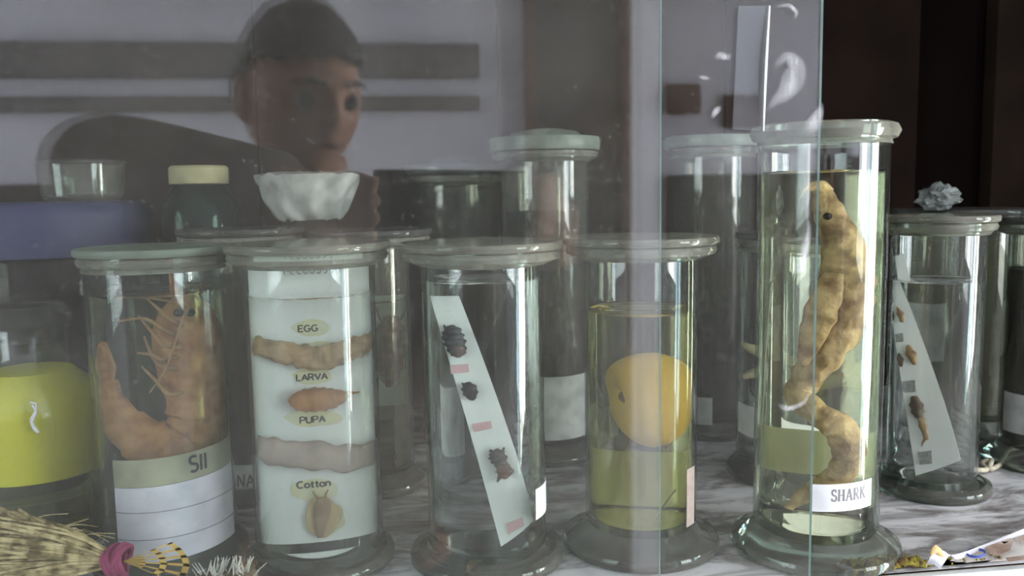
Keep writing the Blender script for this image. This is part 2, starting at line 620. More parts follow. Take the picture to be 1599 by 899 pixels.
YF, YR = .435, .455
xf = ony(1031, 450, YF).x
xr = ony(1274, 450, YR).x
pane_f = pane('sliding_glass_pane', -.98, xf, YF, 'dusty front glass pane whose edge runs down over the yellow specimen jar')
pane_r = pane('sliding_glass_pane', -.75, xr, YR, 'rear glass pane with tape strip, its edge crossing the shark jar')


# ------------------------------------------------------------------ jars
class Jar:
    def __init__(s, label, u, v, tube_px, lid_v, foot_px, lid_px, fill_v=None, fluid='water', tube='tube', lid='lid', name='specimen_jar',
                 wall=.0024, P=None, foot_h=.017, lid_th=.005, rim_th=.007, knob=False, group=None, foot='foot', rim='rim'):
        s.P = P or onz(u, v)
        s.P = Vector((s.P.x, s.P.y, .0004))
        d = Vector((s.P.x, s.P.y, 0)).normalized()
        s.n = d
        s.ax = Vector((d.y, -d.x, 0))
        s.rz = -math.atan2(d.x, d.y)
        mid = depth(s.P + Vector((0, 0, .12)))
        s.r = tube_px * mid / F
        s.u = u
        top = s.pt(u, lid_v)[1]
        s.H = top
        s.foot_h = foot_h
        R1 = foot_px * depth(s.P) / F
        R2 = lid_px * depth(s.P + Vector((0, 0, top))) / F
        s.R1, s.R2 = R1, R2
        s.root = empty(name, s.P, label, 'jar', s.rz, group)
        r, ri = s.r, s.r - wall
        s.ri = ri
        # foot: a solid spreading disc under the tube
        obj('foot', lathe([(0, .0), (R1 * .97, 0), (R1, .002), (R1, .0055), (R1 * .985, .0075), (r + (R1 - r) * .55, .0095), (r + (R1 - r) * .18, foot_h * .78),
                           (r * .97, foot_h - .0004), (0, foot_h - .0004)], closed=False), foot, s.root)
        zt = top - lid_th - rim_th - .0004
        # tube wall with its own floor
        obj('tube', lathe([(0, foot_h), (r * .95, foot_h), (r, foot_h + .004), (r, zt), (ri, zt), (ri, foot_h + .007), (ri * .94, foot_h + .004), (0, foot_h + .0035)], closed=False), tube, s.root)
        # out-turned ground rim
        e = rim_th / 2
        prof = [(ri, zt + .0002)] + [(r + .0015, zt - .003)] + [(R2 * .97 - e + e * math.cos(rad(a)), zt + e + e * math.sin(rad(a))) for a in (-90, -50, 0, 50, 90)] + [(ri, zt + rim_th)]
        obj('rim', lathe(prof), rim, s.root)
        zl = zt + rim_th + .0003
        if lid:
            t = lid_th
            obj('lid', lathe([(0, zl), (R2 * .985, zl), (R2, zl + t * .25), (R2, zl + t * .75), (R2 * .985, zl + t), (0, zl + t)], closed=False), lid, s.root)
        s.top = zl + lid_th
        s.fill = None
        if fill_v is not None:
            zf = s.pt(u, fill_v)[1]
            s.fill = zf
            q = ri - .0006
            z0 = foot_h + .0078
            obj('preserving_fluid', lathe([(0, z0 - .0036), (q * .93, z0 - .0034), (q * .985, z0 - .001), (q, z0 + .002), (q, zf), (q - .0016, zf - .0012), (0, zf - .0016)], closed=False), fluid, s.root)

    def pt(s, u, v, mag=1.0):
        """(local x, z) on the plane through the jar's axis that faces the viewer"""
        d = ray(u, v)
        t = (s.P - CAM).dot(s.n) / d.dot(s.n)
        p = CAM + d * t
        return ((p - s.P).dot(s.ax) / mag, p.z)

    def label(s, u0, u1, v0, v1, mat='paper', text=None, tilt=0.0, inside=False, name='paper_label'):
        """label on the tube between pixels; front side, or on the back of the tube"""
        x0, z1 = s.pt(u0, v0)
        x1, z0 = s.pt(u1, v1)
        # front of the tube is nearer: correct height for the closer distance
        k = 1 - s.r / Vector((s.P.x, s.P.y)).length
        if not inside:
            x0, x1 = x0 * k, x1 * k
            z0, z1 = CAM.z + (z0 - CAM.z) * k, CAM.z + (z1 - CAM.z) * k
            a0, a1 = (math.asin(max(-1, min(1, x / s.r))) for x in (x0, x1))
            rr = s.r + .0001
        else:
            a0, a1 = u0, u1
            z0, z1 = s.pt(s.u, v1)[1], s.pt(s.u, v0)[1]
            rr = s.r + .0001
        o = obj(name, curved_label(rr, a0, a1, z0, z1, tilt=tilt), mat, s.root)
        return o, rr + .00045, a0, a1, z0, z1


def on_tube(r):
    return lambda x, z, d: (math.sin(x / r) * (r + d), -math.cos(x / r) * (r + d), z)


def holder(j, name, label, cat):
    """a top-level thing standing inside jar j, in the jar's own directions"""
    return empty(name, j.P, label, cat, j.rz)


MAG = 1.33
M['creamlabel'] = solid('cream_label', (.93, .9, .68), (.88, .84, .6), 40, .8)
M['cream'] = solid('cream_pink_label', (.56, .46, .40), (.5, .38, .34), 200, .8)
M['prawn_label'] = solid('worn_white_label', (.58, .58, .62), (.46, .46, .5), 45, .8)

# --- prawn jar
jp = Jar('jar holding the curled orange prawn, broad white label round its base', 270, 868, 101, 384, 116, 116, 452, 'murky', lid='frost')
o_, rr, a0, a1, z0, z1 = jp.label(178, 371, 768, 857, 'prawn_label', tilt=.004)
for zz in (.34, .70):
    w_ = strokes([[(a0 * rr + (a1 - a0) * rr * t / 14, z0 + (z1 - z0) * (1 - zz) + .002 * (t / 14 - .5)) for t in range(15)]], .0005, on_tube(rr + .00002))
    obj('pencil_rule', w_, 'greyink', o_)
zy0, zy1 = z1 + .0003, z1 + .0185
b_ = obj('yellowed_label', curved_label(jp.r + .0001, a0, a1, zy0, zy1, tilt=.004), 'oldpaper', jp.root)
ls = centered('SII', .0105, .0205, zy0 + .0052, stretch=1.0)
obj('handwriting', strokes(ls, .0018, on_tube(rr)), 'ink', b_)

M['prawn'] = solid('pickled_prawn_shell', (.74, .38, .17), (.44, .17, .08), 70, .45, .5, 160)
M['prawn_leg'] = solid('prawn_legs', (.55, .33, .18), (.45, .24, .12), 60, .5)
M['black'] = solid('dark_eye', (.012, .01, .01), rough=.3)
hp = holder(jp, 'prawn', 'curled orange-brown prawn preserved in the leftmost front jar', 'prawn')


def pp(j, pts, mag=MAG):
    return [(j.pt(u, v, mag)[0], dy, j.pt(u, v, mag)[1]) for u, v, dy in pts]


body = [(298, 458, .006), (300, 480, .004), (304, 510, 0), (312, 545, 0), (325, 590, 0), (330, 635, 0), (312, 672, 0), (276, 688, -.002), (238, 678, -.002), (206, 655, 0), (186, 625, .002), (182, 590, .003)]
rr_ = [.004, .012, .0172, .0195, .0195, .0180, .0170, .0160, .0142, .0112, .0080, .0045]
q = spline([(x - .0035, y, z) for x, y, z in pp(jp, body)], 8)
rs = [x.x for x in spline([(x, 0, 0) for x in rr_], 8)]
bm = bmesh.new()
sweep_into(bm, q, [max(.001, x) for x in rs], 20, .85, lambda i: .17 * (((i - 34) / 8.0) % 1.0) - .05 if i > 34 else .02 * math.sin(i * .9))
# rostrum and tail fan blades grown from the same body
for k in range(-2, 3):
    p0 = q[-3]
    bmp = [p0, p0 + Vector((-.002 + .003 * k * .4, .003 * k, .012)), p0 + Vector((-.003 + .005 * k * .5, .006 * k, .028))]
    sweep_into(bm, bmp, [.003, .005, .0012], 8, .35)
p0 = q[6]
sweep_into(bm, [p0, p0 + Vector((-.002, 0, .012)), p0 + Vector((-.004, 0, .030))], [.0045, .0025, .0006], 8, .5)
obj('body', fin(bm, angle=60), 'prawn', hp)
for k in range(2):
    bm = bmesh.new()
    c = Vector(pp(jp, [(281 + 20 * k, 484, -.010)])[0])
    bmesh.ops.create_uvsphere(bm, u_segments=12, v_segments=8, radius=.0028, matrix=Matrix.Translation(c))
    obj('eye', fin(bm), 'black', hp)
legs = [[(288, 520, -.012), (256, 508, -.018), (225, 492, -.014), (180, 498, -.008)], [(286, 534, -.014), (256, 530, -.018), (236, 512, -.016), (214, 488, -.01)],
        [(286, 548, -.014), (252, 552, -.017), (234, 546, -.014), (212, 545, -.01)], [(290, 566, -.012), (262, 566, -.016), (238, 552, -.012), (224, 520, -.008)],
        [(294, 600, -.012), (264, 606, -.014), (242, 586, -.010), (220, 566, -.006)], [(290, 505, -.012), (262, 488, -.018), (244, 474, -.014), (228, 462, -.01)]]
for l in legs:
    obj('leg', path_tube(pp(jp, l), [.0020, .0015, .0011, .0005], 3, 8), 'prawn_leg', hp)
for l in ([(296, 478, -.012), (270, 466, -.018), (240, 462, -.016), (206, 462, -.01)], [(300, 472, -.012), (286, 500, -.02), (262, 560, -.02), (232, 604, -.012)]):
    obj('antenna', path_tube(pp(jp, l), [.0011, .0009, .0007, .0004], 8, 6), 'prawn_leg', hp)

# --- life-stage card jar
jc = Jar('jar holding the white life-stage card reading EGG, LARVA, PUPA and Cotton', 502, 873, 99, 378, 114, 128, 455, 'water', foot_h=.010)
M['larva'] = solid('dried_larva', (.60, .38, .2), (.33, .2, .1), 110, .6, .6, 200)
M['cocoon'] = solid('faded_larva', (.55, .42, .36), (.42, .32, .27), 50, .7, .4, 150)
M['pupa'] = solid('orange_brown_pupa', (.55, .24, .08), (.4, .16, .05), 60, .4, .3, 200)
M['moth'] = solid('brown_moth', (.4, .25, .13), (.25, .15, .08), 70, .8, .4, 220)
M['mothpale'] = solid('pale_moth_wing', (.62, .47, .22), (.5, .34, .16), 60, .8)
hc = holder(jc, 'life_stage_card', 'white card in jar with larvae, pupa and moth pinned under black captions', 'specimen card')
cw = jc.ri * .968
cz1 = jc.pt(500, 398)[1]
cz0 = jc.foot_h + .0076
cx = jc.pt(495, 600)[0]
obj('card', box((-cw, 0, cz0), (cw, .0012, cz1), .0003), 'card', hc)


def cp(u, v, dy=0.0):
    x, z = jc.pt(u, v, MAG)
    return (x, dy, z)


flat = lambda x, z, d: (x, -.0003 - d, z)


def blob_poly(cu, cv, ru, rv, seed, n=22, amp=.22, mag=MAG, j=jc):
    out = []
    for i in range(n):
        a = 2 * PI * i / n
        k = 1 + amp * mnoise.noise(Vector((math.cos(a) * 1.4, math.sin(a) * 1.4, seed)))
        out.append(j.pt(cu + ru * k * math.cos(a), cv - rv * k * math.sin(a), mag))
    return out


for i, (u, v, ru, rv) in enumerate(((487, 509, 30, 12), (497, 540, 36, 11), (488, 582, 32, 12), (487, 646, 42, 14), (492, 757, 34, 20), (512, 805, 24, 18))):
    obj('glue_stain', extrude_poly(blob_poly(u, v, ru, rv, i * 3.1), flat, .0002), 'stain', hc)
flat2 = lambda x, z, d: (x, -.00052 - d, z)
for s_, u, v, h_, st, w_ in (('EGG', 482, 514, .0040, 1.5, .0008), ('LARVA', 488, 588, .0040, 1.45, .0008), ('PUPA', 489, 653, .0042, 1.4, .0008), ('Cotton', 491, 751, .0044, 1.45, .0010)):
    x, z = jc.pt(u, v, MAG)
    obj('printed_caption', strokes(centered(s_, h_, x, z, stretch=st * .75), w_, flat2), 'ink', hc)
ls = []
x, z = jc.pt(488, 428)
for i in range(9):
    ls.append(arc(x - .017 + i * .0042, z + .0017, .0013, .0017, 40 * i, 40 * i + 240, 5))
obj('faded_heading', strokes(ls, .0006, flat), 'greyink', hc)
bm = bmesh.new()
sweep_into(bm, [Vector(p) for p in spline([cp(u, v, dy) for u, v, dy in ((386, 536, -.004), (425, 543, -.005), (462, 549, -.006), (500, 554, -.006), (535, 545, -.006), (568, 536, -.005), (604, 527, -.004))], 8)],
           [.0058 + .0022 * math.sin(i / 48 * PI) + .0014 * mnoise.noise(Vector((i * .3, 0, 0))) for i in range(49)], 16, .7, lambda i: .08 * math.sin(i * 1.5))
obj('larva', fin(bm, angle=80), 'larva', hc)
bm = bmesh.new()
sweep_into(bm, spline([cp(u, v, -.005) for u, v in ((386, 693), (436, 699), (490, 701), (545, 706), (606, 699))], 10), [.0080 + .0016 * math.sin(i / 40 * PI) + .0022 * mnoise.noise(Vector((i * .22, 0, 4))) for i in range(41)], 14, .5)
obj('larva', fin(bm, angle=80), 'cocoon', hc)
bm = bmesh.new()
pr = [.0008, .0045, .0068, .0078, .0080, .0074, .0060, .0036, .0012, .0004]
ps = spline([cp(u, v, -.006) for u, v in ((448, 618), (456, 618), (467, 618), (480, 617), (496, 616), (512, 615), (526, 613), (540, 610), (550, 607), (566, 606))], 5)
sweep_into(bm, ps, [max(.0004, x.x) for x in spline([(x, 0, 0) for x in pr], 5)], 16, .75, lambda i: .16 * ((i / 5.0) % 1) - .05)
obj('pupa', fin(bm, angle=80), 'pupa', hc)
# moth: body, two wings, two feelers
obj('moth_wing', extrude_poly(blob_poly(503, 796, 27, 30, 5.2), lambda x, z, d: (x, -.0012 - d, z), .0012), 'mothpale', hc)
obj('moth_wing', extrude_poly(blob_poly(516, 790, 18, 16, 7.2), lambda x, z, d: (x, -.0009 - d, z), .0008), 'mothpale', hc)
obj('moth_body', sweep(spline([cp(u, v, -.0032) for u, v in ((502, 766), (503, 775), (502, 788), (500, 806), (499, 826))], 6), [max(.001, x.x) for x in spline([(x, 0, 0) for x in (.0022, .0038, .0042, .003, .0015)], 6)], 12, .6), 'moth', hc)
for a in ((498, 768, 488, 756), (506, 768, 512, 754)):
    obj('feeler', path_tube([cp(a[0], a[1], -.003), cp((a[0] + a[2]) / 2 - 1, (a[1] + a[3]) / 2, -.003), cp(a[2], a[3], -.002)], [.0009, .0007, .0004], 5, 6), 'moth', hc)

# --- tilted strip jar
js = Jar('jar with the broad tilted white strip carrying three dark insects', 762, 868, 93, 377, 120, 127, 433, 'water', tube='tube_clean', foot_h=.010)
o_ = js.label(838, 861, 778, 826, 'paper')
hs = holder(js, 'insect_strip', 'tilted white strip with three dark insects and pink tags in the middle jar', 'specimen strip')
M['beetle'] = solid('dark_beetle', (.06, .05, .05), (.03, .028, .03), 90, .45, .4, 200)
M['beetle_red'] = solid('reddish_beetle_belly', (.22, .09, .06), (.09, .05, .04), 70, .45)


def quad_strip(j, tl, tr, br, bl, y_top, y_bot, mag, n=14, th=.001):
    """long flat strip whose corners are seen at four pixels; leans from y_top to y_bot"""
    A = [list(j.pt(*p, mag)) for p in (tl, tr, br, bl)]
    zt_, zb_ = max(A[0][1], A[1][1]), min(A[2][1], A[3][1])
    zmin = j.foot_h + .0058
    lift_ = lambda z: z if zb_ >= zmin else zt_ - (zt_ - z) * (zt_ - zmin) / (zt_ - zb_)
    for a in A:
        a[1] = lift_(a[1])
    bm = bmesh.new()
    prev = None
    for i in range(n + 1):
        t = i / n
        y = y_top + (y_bot - y_top) * t
        l = (A[0][0] * (1 - t) + A[3][0] * t, y, A[0][1] * (1 - t) + A[3][1] * t)
        r = (A[1][0] * (1 - t) + A[2][0] * t, y, A[1][1] * (1 - t) + A[2][1] * t)
        cur = [bm.verts.new(l), bm.verts.new(r), bm.verts.new((r[0], y + th, r[2])), bm.verts.new((l[0], y + th, l[2]))]
        if prev:
            for k in range(4):
                bm.faces.new((prev[k], prev[(k + 1) % 4], cur[(k + 1) % 4], cur[k]))
        else:
            bm.faces.new(cur)
        prev = cur
    bm.faces.new(list(reversed(prev)))

    def at(u, v, up=0.0):
        x, z = j.pt(u, v, mag)
        z = lift_(z)
        zc0, zc1 = (A[0][1] + A[1][1]) / 2, (A[2][1] + A[3][1]) / 2
        t = (z - zc0) / (zc1 - zc0)
        return (x, y_top + (y_bot - y_top) * t - up, z)
    return fin(bm, smooth=False), at


me, sat = quad_strip(js, (672, 463), (718, 461), (847, 828), (784, 866), .004, -.016, MAG)
obj('strip', me, 'card', hs)


def insect(at, parent, seq, radii, mat, name='insect', legs=(), flat=.6, legmat='beetle', lift=.003, ridge=.12):
    q = spline([at(u, v, lift) for u, v in seq], 6)
    r = [max(.0005, x.x) for x in spline([(x, 0, 0) for x in radii], 6)]
    o = obj(name, sweep(q, r, 12, flat, lambda i: ridge * math.sin(i * 1.3)), mat, parent)
    for l in legs:
        obj('insect_leg', path_tube([at(u, v, .002) for u, v in l], .0006, 4, 5), legmat, o)
    return o


def tagpatch(at, parent, pts, mat, name='printed_tag', up=.0004):
    bm = bmesh.new()
    a = [bm.verts.new(at(u, v, up)) for u, v in pts]
    b = [bm.verts.new(at(u, v, .0001)) for u, v in pts]
    bm.faces.new(a)
    bm.faces.new(list(reversed(b)))
    for i in range(len(a)):
        k = (i + 1) % len(a)
        bm.faces.new((a[i], a[k], b[k], b[i]))
    return obj(name, fin(bm, smooth=False), mat, parent)


insect(sat, hs, [(700, 510), (704, 518), (707, 530), (711, 543), (714, 556), (715, 562)], [.002, .0050, .0058, .0055, .004, .001], 'beetle', legs=[[(700, 520), (695, 516), (693, 509)], [(716, 530), (721, 528), (723, 534)]])
insect(sat, hs, [(714, 542), (714, 552), (712, 561)], [.003, .0042, .001], 'beetle_red', 'insect_belly', lift=.0045)
insect(sat, hs, [(727, 602), (731, 610), (735, 622), (738, 631)], [.0015, .0040, .0036, .001], 'beetle', legs=[[(728, 610), (723, 606), (721, 603)], [(738, 618), (743, 614), (742, 608)]])
insect(sat, hs, [(770, 712), (776, 718), (782, 728), (786, 738)], [.0025, .0048, .0045, .003], 'beetle', legs=[[(772, 715), (767, 711), (765, 714)], [(782, 714), (787, 711), (789, 707)]])
insect(sat, hs, [(787, 734), (790, 745), (787, 756)], [.003, .0052, .002], 'beetle_red', 'insect_belly', lift=.0035)
insect(sat, hs, [(783, 748), (781, 756), (778, 762)], [.0012, .0012, .0005], 'beetle', 'insect_leg', lift=.002)
for pts in ([(702, 576), (731, 573), (733, 586), (704, 590)], [(737, 670), (767, 665), (769, 677), (740, 683)], [(794, 829), (830, 818), (832, 832), (797, 846)]):
    tagpatch(sat, hs, pts, 'pink')

# --- yellow specimen jar
jy = Jar('jar with the rounded yellow specimen, narrow pink-edged label on its right side', 1000, 846, 87, 369, 120, 121, 482, 'yellow_fluid', tube='tube_clean')
jy.label(1074, 1086, 745, 838, 'cream', name='paper_label')
o_, rr, a0, a1, z0, z1 = jy.label(PI * .66, PI * 1.34, 716, 800, 'creamlabel', inside=True, name='back_label')
hy = holder(jy, 'yellow_specimen', 'large rounded yellow specimen with dark notch, floating in pale yellow fluid', 'specimen')
M['lemon'] = solid('yellow_orange_flesh', (.80, .52, .08), (.70, .42, .06), 22, .45, .2, 90)
bm = bmesh.new()
bmesh.ops.create_icosphere(bm, subdivisions=5, radius=1)
lx = (jy.pt(958, 610, MAG)[0] + jy.pt(1086, 610, MAG)[0]) / 2
lz0, lz1 = jy.pt(1020, 690)[1], jy.pt(1020, 540)[1]
notch = Vector((-1, -.35, .02)).normalized()
for v in bm.verts:
    p = v.co.copy()
    d = p.normalized()
    k = 1 - .36 * math.exp(-((d - notch).length / .33) ** 2) + .03 * mnoise.noise(d * 1.5)
    p *= k
    if p.x < 0 and p.z > 0:
        p.x *= 1 + .42 * p.z
    p.z *= 1 - .10 * max(0, p.z)
    if p.x > 0 and p.z > 0:
        p.z *= 1 - .12 * p.x
    v.co = Vector((lx + p.x * .0235, p.y * .0245, (lz0 + lz1) / 2 + p.z * (lz1 - lz0) / 2 * (1.0 if p.z < 0 else 1.0)))
obj('flesh', fin(bm), 'lemon', hy)
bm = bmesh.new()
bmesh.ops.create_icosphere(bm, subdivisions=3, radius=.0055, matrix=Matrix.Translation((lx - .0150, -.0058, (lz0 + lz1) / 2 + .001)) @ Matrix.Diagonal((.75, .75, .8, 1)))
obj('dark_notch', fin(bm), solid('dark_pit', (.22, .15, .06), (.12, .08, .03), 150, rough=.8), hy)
# loose thread at the bottom of the fluid
obj('thread', path_tube([(jy.pt(u, v, 1.3)[0], -.012, jy.pt(u, v)[1]) for u, v in ((1018, 800), (1034, 780), (1048, 764), (1060, 752))], .0005, 6, 6), 'oldpaper', hy)

# --- shark jar
jk = Jar('tall jar with the preserved shark and a white label reading SHARK', 1271, 852, 95, 183, 126, 116, 268, 'shark_fluid', tube='tube_clean', lid=None, rim_th=.011)
o_, rr, a0, a1, z0, z1 = jk.label(1266, 1361, 754, 806, 'paper', tilt=.002)
tw = .0235
ls, w_ = text_lines('SHARK', .0078, 0, 0, SERIF, .82)
s0 = a0 * rr + (a1 - a0) * rr * .30
obj('printed_name', strokes([[(p[0] + s0, p[1] + z0 + .0066 + .002 * ((p[0]) / .03) * .5) + tuple(p[2:]) for p in l] for l in ls], .00072, on_tube(rr)), 'greyink', o_)
jk.label(PI * .80, PI * 1.33, 682, 752, 'creamlabel', inside=True, name='back_label')
hk = holder(jk, 'shark', 'small tan shark coiled in an S inside the tall jar', 'shark')
M['shark'] = solid('tan_shark_skin', (.58, .41, .22), (.22, .13, .06), 60, .45, 1.0, 150, lo=.34, hi=.60)
bk = [(1279, 289, -.004), (1287, 312, -.004), (1297, 336, -.002), (1312, 372, 0), (1322, 412, .002), (1318, 455, .003), (1308, 500, .002), (1288, 545, 0), (1258, 588, -.002), (1248, 612, -.006), (1275, 632, -.010),
      (1308, 655, -.009), (1327, 690, -.006), (1318, 722, -.002), (1296, 745, .002), (1262, 765, .006), (1235, 790, .008)]
rk = [.0030, .0064, .0082, .0094, .0122, .0142, .0136, .0108, .0084, .0080, .0085, .0092, .0092, .0084, .0072, .0055, .002]
q = spline(pp(jk, bk), 18)
rs = [max(.0012, x.x) for x in spline([(x, 0, 0) for x in rk], 18)]
bm = bmesh.new()
sweep_into(bm, q, rs, 56, .9, lambda i: .03 * math.sin(i * .55) + .05 * mnoise.noise(Vector((i * .12, 3, 0))))
# snout, pectoral fin and hind fin grow from the same mesh
sweep_into(bm, spline(pp(jk, [(1286, 303, -.004), (1277, 291, -.008), (1262, 294, -.012), (1243, 306, -.015)]), 6), [.0055 - .0046 * i / 18 for i in range(19)], 14, .6)
sweep_into(bm, spline(pp(jk, [(1304, 425, -.008), (1286, 470, -.014), (1268, 515, -.013), (1256, 560, -.010)]), 8), [.003 + .0055 * math.sin(PI * min(1, .15 + .85 * i / 24)) for i in range(25)], 16, .4)
sweep_into(bm, spline(pp(jk, [(1310, 510, .002), (1304, 540, .006), (1290, 568, .008)]), 8), [.0015 + .005 * math.sin(PI * min(1, .2 + .8 * i / 16)) for i in range(17)], 16, .35)
for v in bm.verts:
    w1 = abs(mnoise.noise(Vector((v.co.x * 170, v.co.y * 170, v.co.z * 55))))
    w2 = mnoise.noise(v.co * 420)
    d_ = Vector((mnoise.noise(v.co * 120), mnoise.noise(v.co * 120 + Vector((5, 0, 0))), mnoise.noise(v.co * 120 + Vector((0, 5, 0)))))
    v.co += d_ * (.0016 + .0016 * w1) + d_.normalized() * (.0004 * w2) if d_.length > 1e-6 else Vector()
obj('body', fin(bm, angle=80), 'shark', hk)
bm = bmesh.new()
e_ = pp(jk, [(1293, 337, -.0115)])[0]
bmesh.ops.create_uvsphere(bm, u_segments=14, v_segments=10, radius=.0025, matrix=Matrix.Translation(e_))
obj('eye', fin(bm), 'black', hk)

# --- right-hand strip jar
jr = Jar('squat-lidded jar right of the shark jar, narrow white strip leaning inside', 1450, 760, 68, 336, 88, 86, 436, 'water', tube='tube', foot_h=.008)
hr = holder(jr, 'insect_strip', 'narrow leaning white strip with a column of small brown insects and printed squares', 'specimen strip')
me, rat = quad_strip(jr, (1383, 402), (1399, 398), (1502, 732), (1429, 756), .010, -.013, 1.22)
obj('strip', me, 'card', hr)
M['wasp'] = solid('brown_wasp', (.16, .08, .05), (.07, .035, .025), 90, .5)
M['wasp_tan'] = solid('tan_wasp', (.5, .3, .12), (.2, .1, .05), 120, .5)
M['print'] = solid('grey_printed_square', (.34, .34, .32), (.2, .2, .19), 400, .8)
for s_, r_, m_ in (([(1391, 452), (1392, 458)], [.001, .002], 'wasp'), ([(1395, 492), (1395, 500), (1396, 508)], [.0006, .0018, .0008], 'wasp'), ([(1406, 484), (1410, 496), (1413, 510)], [.0006, .0024, .001], 'wasp_tan'),
                   ([(1405, 560), (1407, 570), (1408, 582)], [.0006, .0024, .0008], 'wasp'), ([(1420, 546), (1424, 560), (1430, 578)], [.0008, .0032, .001], 'wasp_tan'),
                   ([(1428, 628), (1431, 642), (1434, 656), (1437, 664)], [.0016, .0042, .004, .002], 'wasp'), ([(1438, 662), (1441, 676), (1447, 698)], [.0022, .0024, .0012], 'wasp_tan'), ([(1446, 694), (1441, 702), (1439, 708)], [.0014, .0008, .0004], 'wasp_tan')):
    insect(rat, hr, s_, r_, m_, lift=.0018)
for u, v, a in ((1394, 474, 5), (1407, 535, 6.5), (1421, 613, 9), (1444, 726, 10)):
    tagpatch(rat, hr, [(u - a, v - a + 2), (u + a, v - a - 1), (u + a + 1, v + a), (u - a + 1, v + a + 2)], 'print')

# ------------------------------------------------------------------ jars of the back row
def at_y(u, y):
    p = ony(u, 600, y)
    return Vector((p.x, y, 0))


M['lid_dark'] = solid_glass('dark_dusty_lid_glass', col=(.7, .76, .72), dust=.6, dustcol=(.16, .155, .14))
jn = Jar('jar behind the prawn and card jars, grey label lettered NA', 400, 0, 62, 356, 78, 97, 430, 'dark_fluid', tube='tube_old', P=at_y(388, .735), lid='lid_dark')
o_, rr, a0, a1, z0, z1 = jn.label(345, 440, 731, 760, 'greypaper')
xs_ = jn.r * math.asin(max(-1, jn.pt(371, 745)[0] / jn.r * .96))
obj('handwriting', strokes(text_lines('NA', .0105, xs_, z0 + .0028, stretch=.85)[0], .0013, on_tube(rr)), 'ink', o_)
ji = Jar('jar between the card jar and the three-insect strip jar, dark insect inside', 590, 0, 58, 358, 75, 97, 466, 'water', tube='tube_old', P=at_y(586, .735), lid='lid_dark')
hi_ = holder(ji, 'insect_card', 'pale green card with a large dark bug in the jar behind the card jar', 'specimen card')
x0_, z0_ = ji.pt(560, 634)
x1_, z1_ = ji.pt(626, 462)
obj('card', box((-.024, .004, z0_), (.026, .0052, z1_), .0003), solid('pale_green_card', (.42, .5, .45), (.34, .42, .38), 40), hi_)
bug = lambda u, v, up=.0: (ji.pt(u, v, MAG)[0], .002 - up, ji.pt(u, v)[1])
insect(bug, hi_, [(612, 490), (612, 510), (611, 535), (610, 560), (610, 585), (611, 600)], [.004, .010, .0125, .011, .007, .003], 'beetle_red', 'insect', legs=[[(618, 505), (634, 490), (640, 470)], [(618, 540), (634, 548), (636, 575)], [(604, 510), (592, 495), (588, 480)], [(604, 560), (592, 580), (590, 604)]], legmat='beetle', lift=.006)

jt = Jar('tall jar with frosted green lid behind the strip and yellow-specimen jars', 858, 0, 66, 216, 80, 86, 330, 'dark_fluid', tube='tube_old', P=at_y(855, .80), lid='frost', lid_th=.012)
jt.label(800, 918, 590, 688, 'greypaper')
obj('lid_boss', lathe([(0, jt.top), (jt.R2 * .72, jt.top), (jt.R2 * .60, jt.top + .005), (jt.R2 * .3, jt.top + .008), (0, jt.top + .0085)], closed=False), 'frost', jt.root)
jd = Jar('dark jar with black lid standing behind the middle strip jar', 722, 0, 58, 258, 62, 78, 300, 'dark_fluid', tube='tube_old', P=at_y(718, .88), lid='lid_dark', lid_th=.010)
obj('lid_boss', lathe([(0, jd.top), (jd.R2 * .55, jd.top), (jd.R2 * .45, jd.top + .006), (0, jd.top + .010)], closed=False), 'lid_dark', jd.root)
jl = Jar('tall jar with pale green lid behind, between yellow specimen and shark jars', 1108, 0, 64, 214, 74, 74, 273, 'dark_fluid', tube='tube_old', P=at_y(1108, .85), lid='frost', lid_th=.011)
jl.label(1068, 1112, 620, 664, 'greypaper')
jf = Jar('jar behind the shark jar with pale starfish and white label', 1238, 0, 86, 362, 98, 92, 384, 'water', tube='tube', P=at_y(1238, .70), lid='lid_dark')
jf.label(1150, 1322, 640, 700, 'paper')
hf = holder(jf, 'starfish', 'pale yellow starfish with slender arms in the jar behind the shark', 'starfish')
M['star'] = solid('pale_starfish', (.62, .54, .30), (.5, .42, .22), 60, .7, .6, 180)
bm = bmesh.new()
cx_, cz_ = jf.pt(1240, 560)
for a in (18, 90, 162, 205, 335):
    L_ = .040 if a != 90 else .03
    sweep_into(bm, [Vector((cx_ + math.cos(rad(a)) * t * L_, -.004 * t, cz_ + math.sin(rad(a)) * t * L_)) for t in [i / 10 for i in range(11)]], [.0085 * (1 - .72 * i / 10) for i in range(11)], 12, .6)
obj('arms_and_disc', fin(bm, angle=70), 'star', hf)

# big dusty jar behind the right-hand strip jar, a crumpled wad on its lid
jb = Jar('wide dusty jar behind the leaning-strip jar at right', 1490, 0, 92, 326, 98, 104, 372, 'green_fluid', tube='tube_old', P=at_y(1492, .82), lid='lid_dark')
jb.label(1440, 1530, 470, 560, 'greypaper')
M['wad'] = solid('grey_crumpled_plastic', (.24, .26, .24), (.11, .12, .115), 60, .6, .8, 90)
bm = bmesh.new()
bmesh.ops.create_icosphere(bm, subdivisions=4, radius=1)
for v in bm.verts:
    d = v.co.normalized()
    k = 1 + .35 * mnoise.noise(d * 2.2) + .16 * mnoise.noise(d * 6) + .08 * mnoise.noise(d * 14)
    v.co = Vector((d.x * .019 * k, d.y * .015 * k, max(-.012, d.z * .0125 * k)))
wp = ony(1466, 318, .78)
wad = tag(obj('crumpled_plastic', fin(bm, angle=25), 'wad'), 'crumpled grey plastic wad lying on the wide dusty lid at right', 'plastic wad')
wad.location = (wp.x, wp.y, jb.top + .0125)

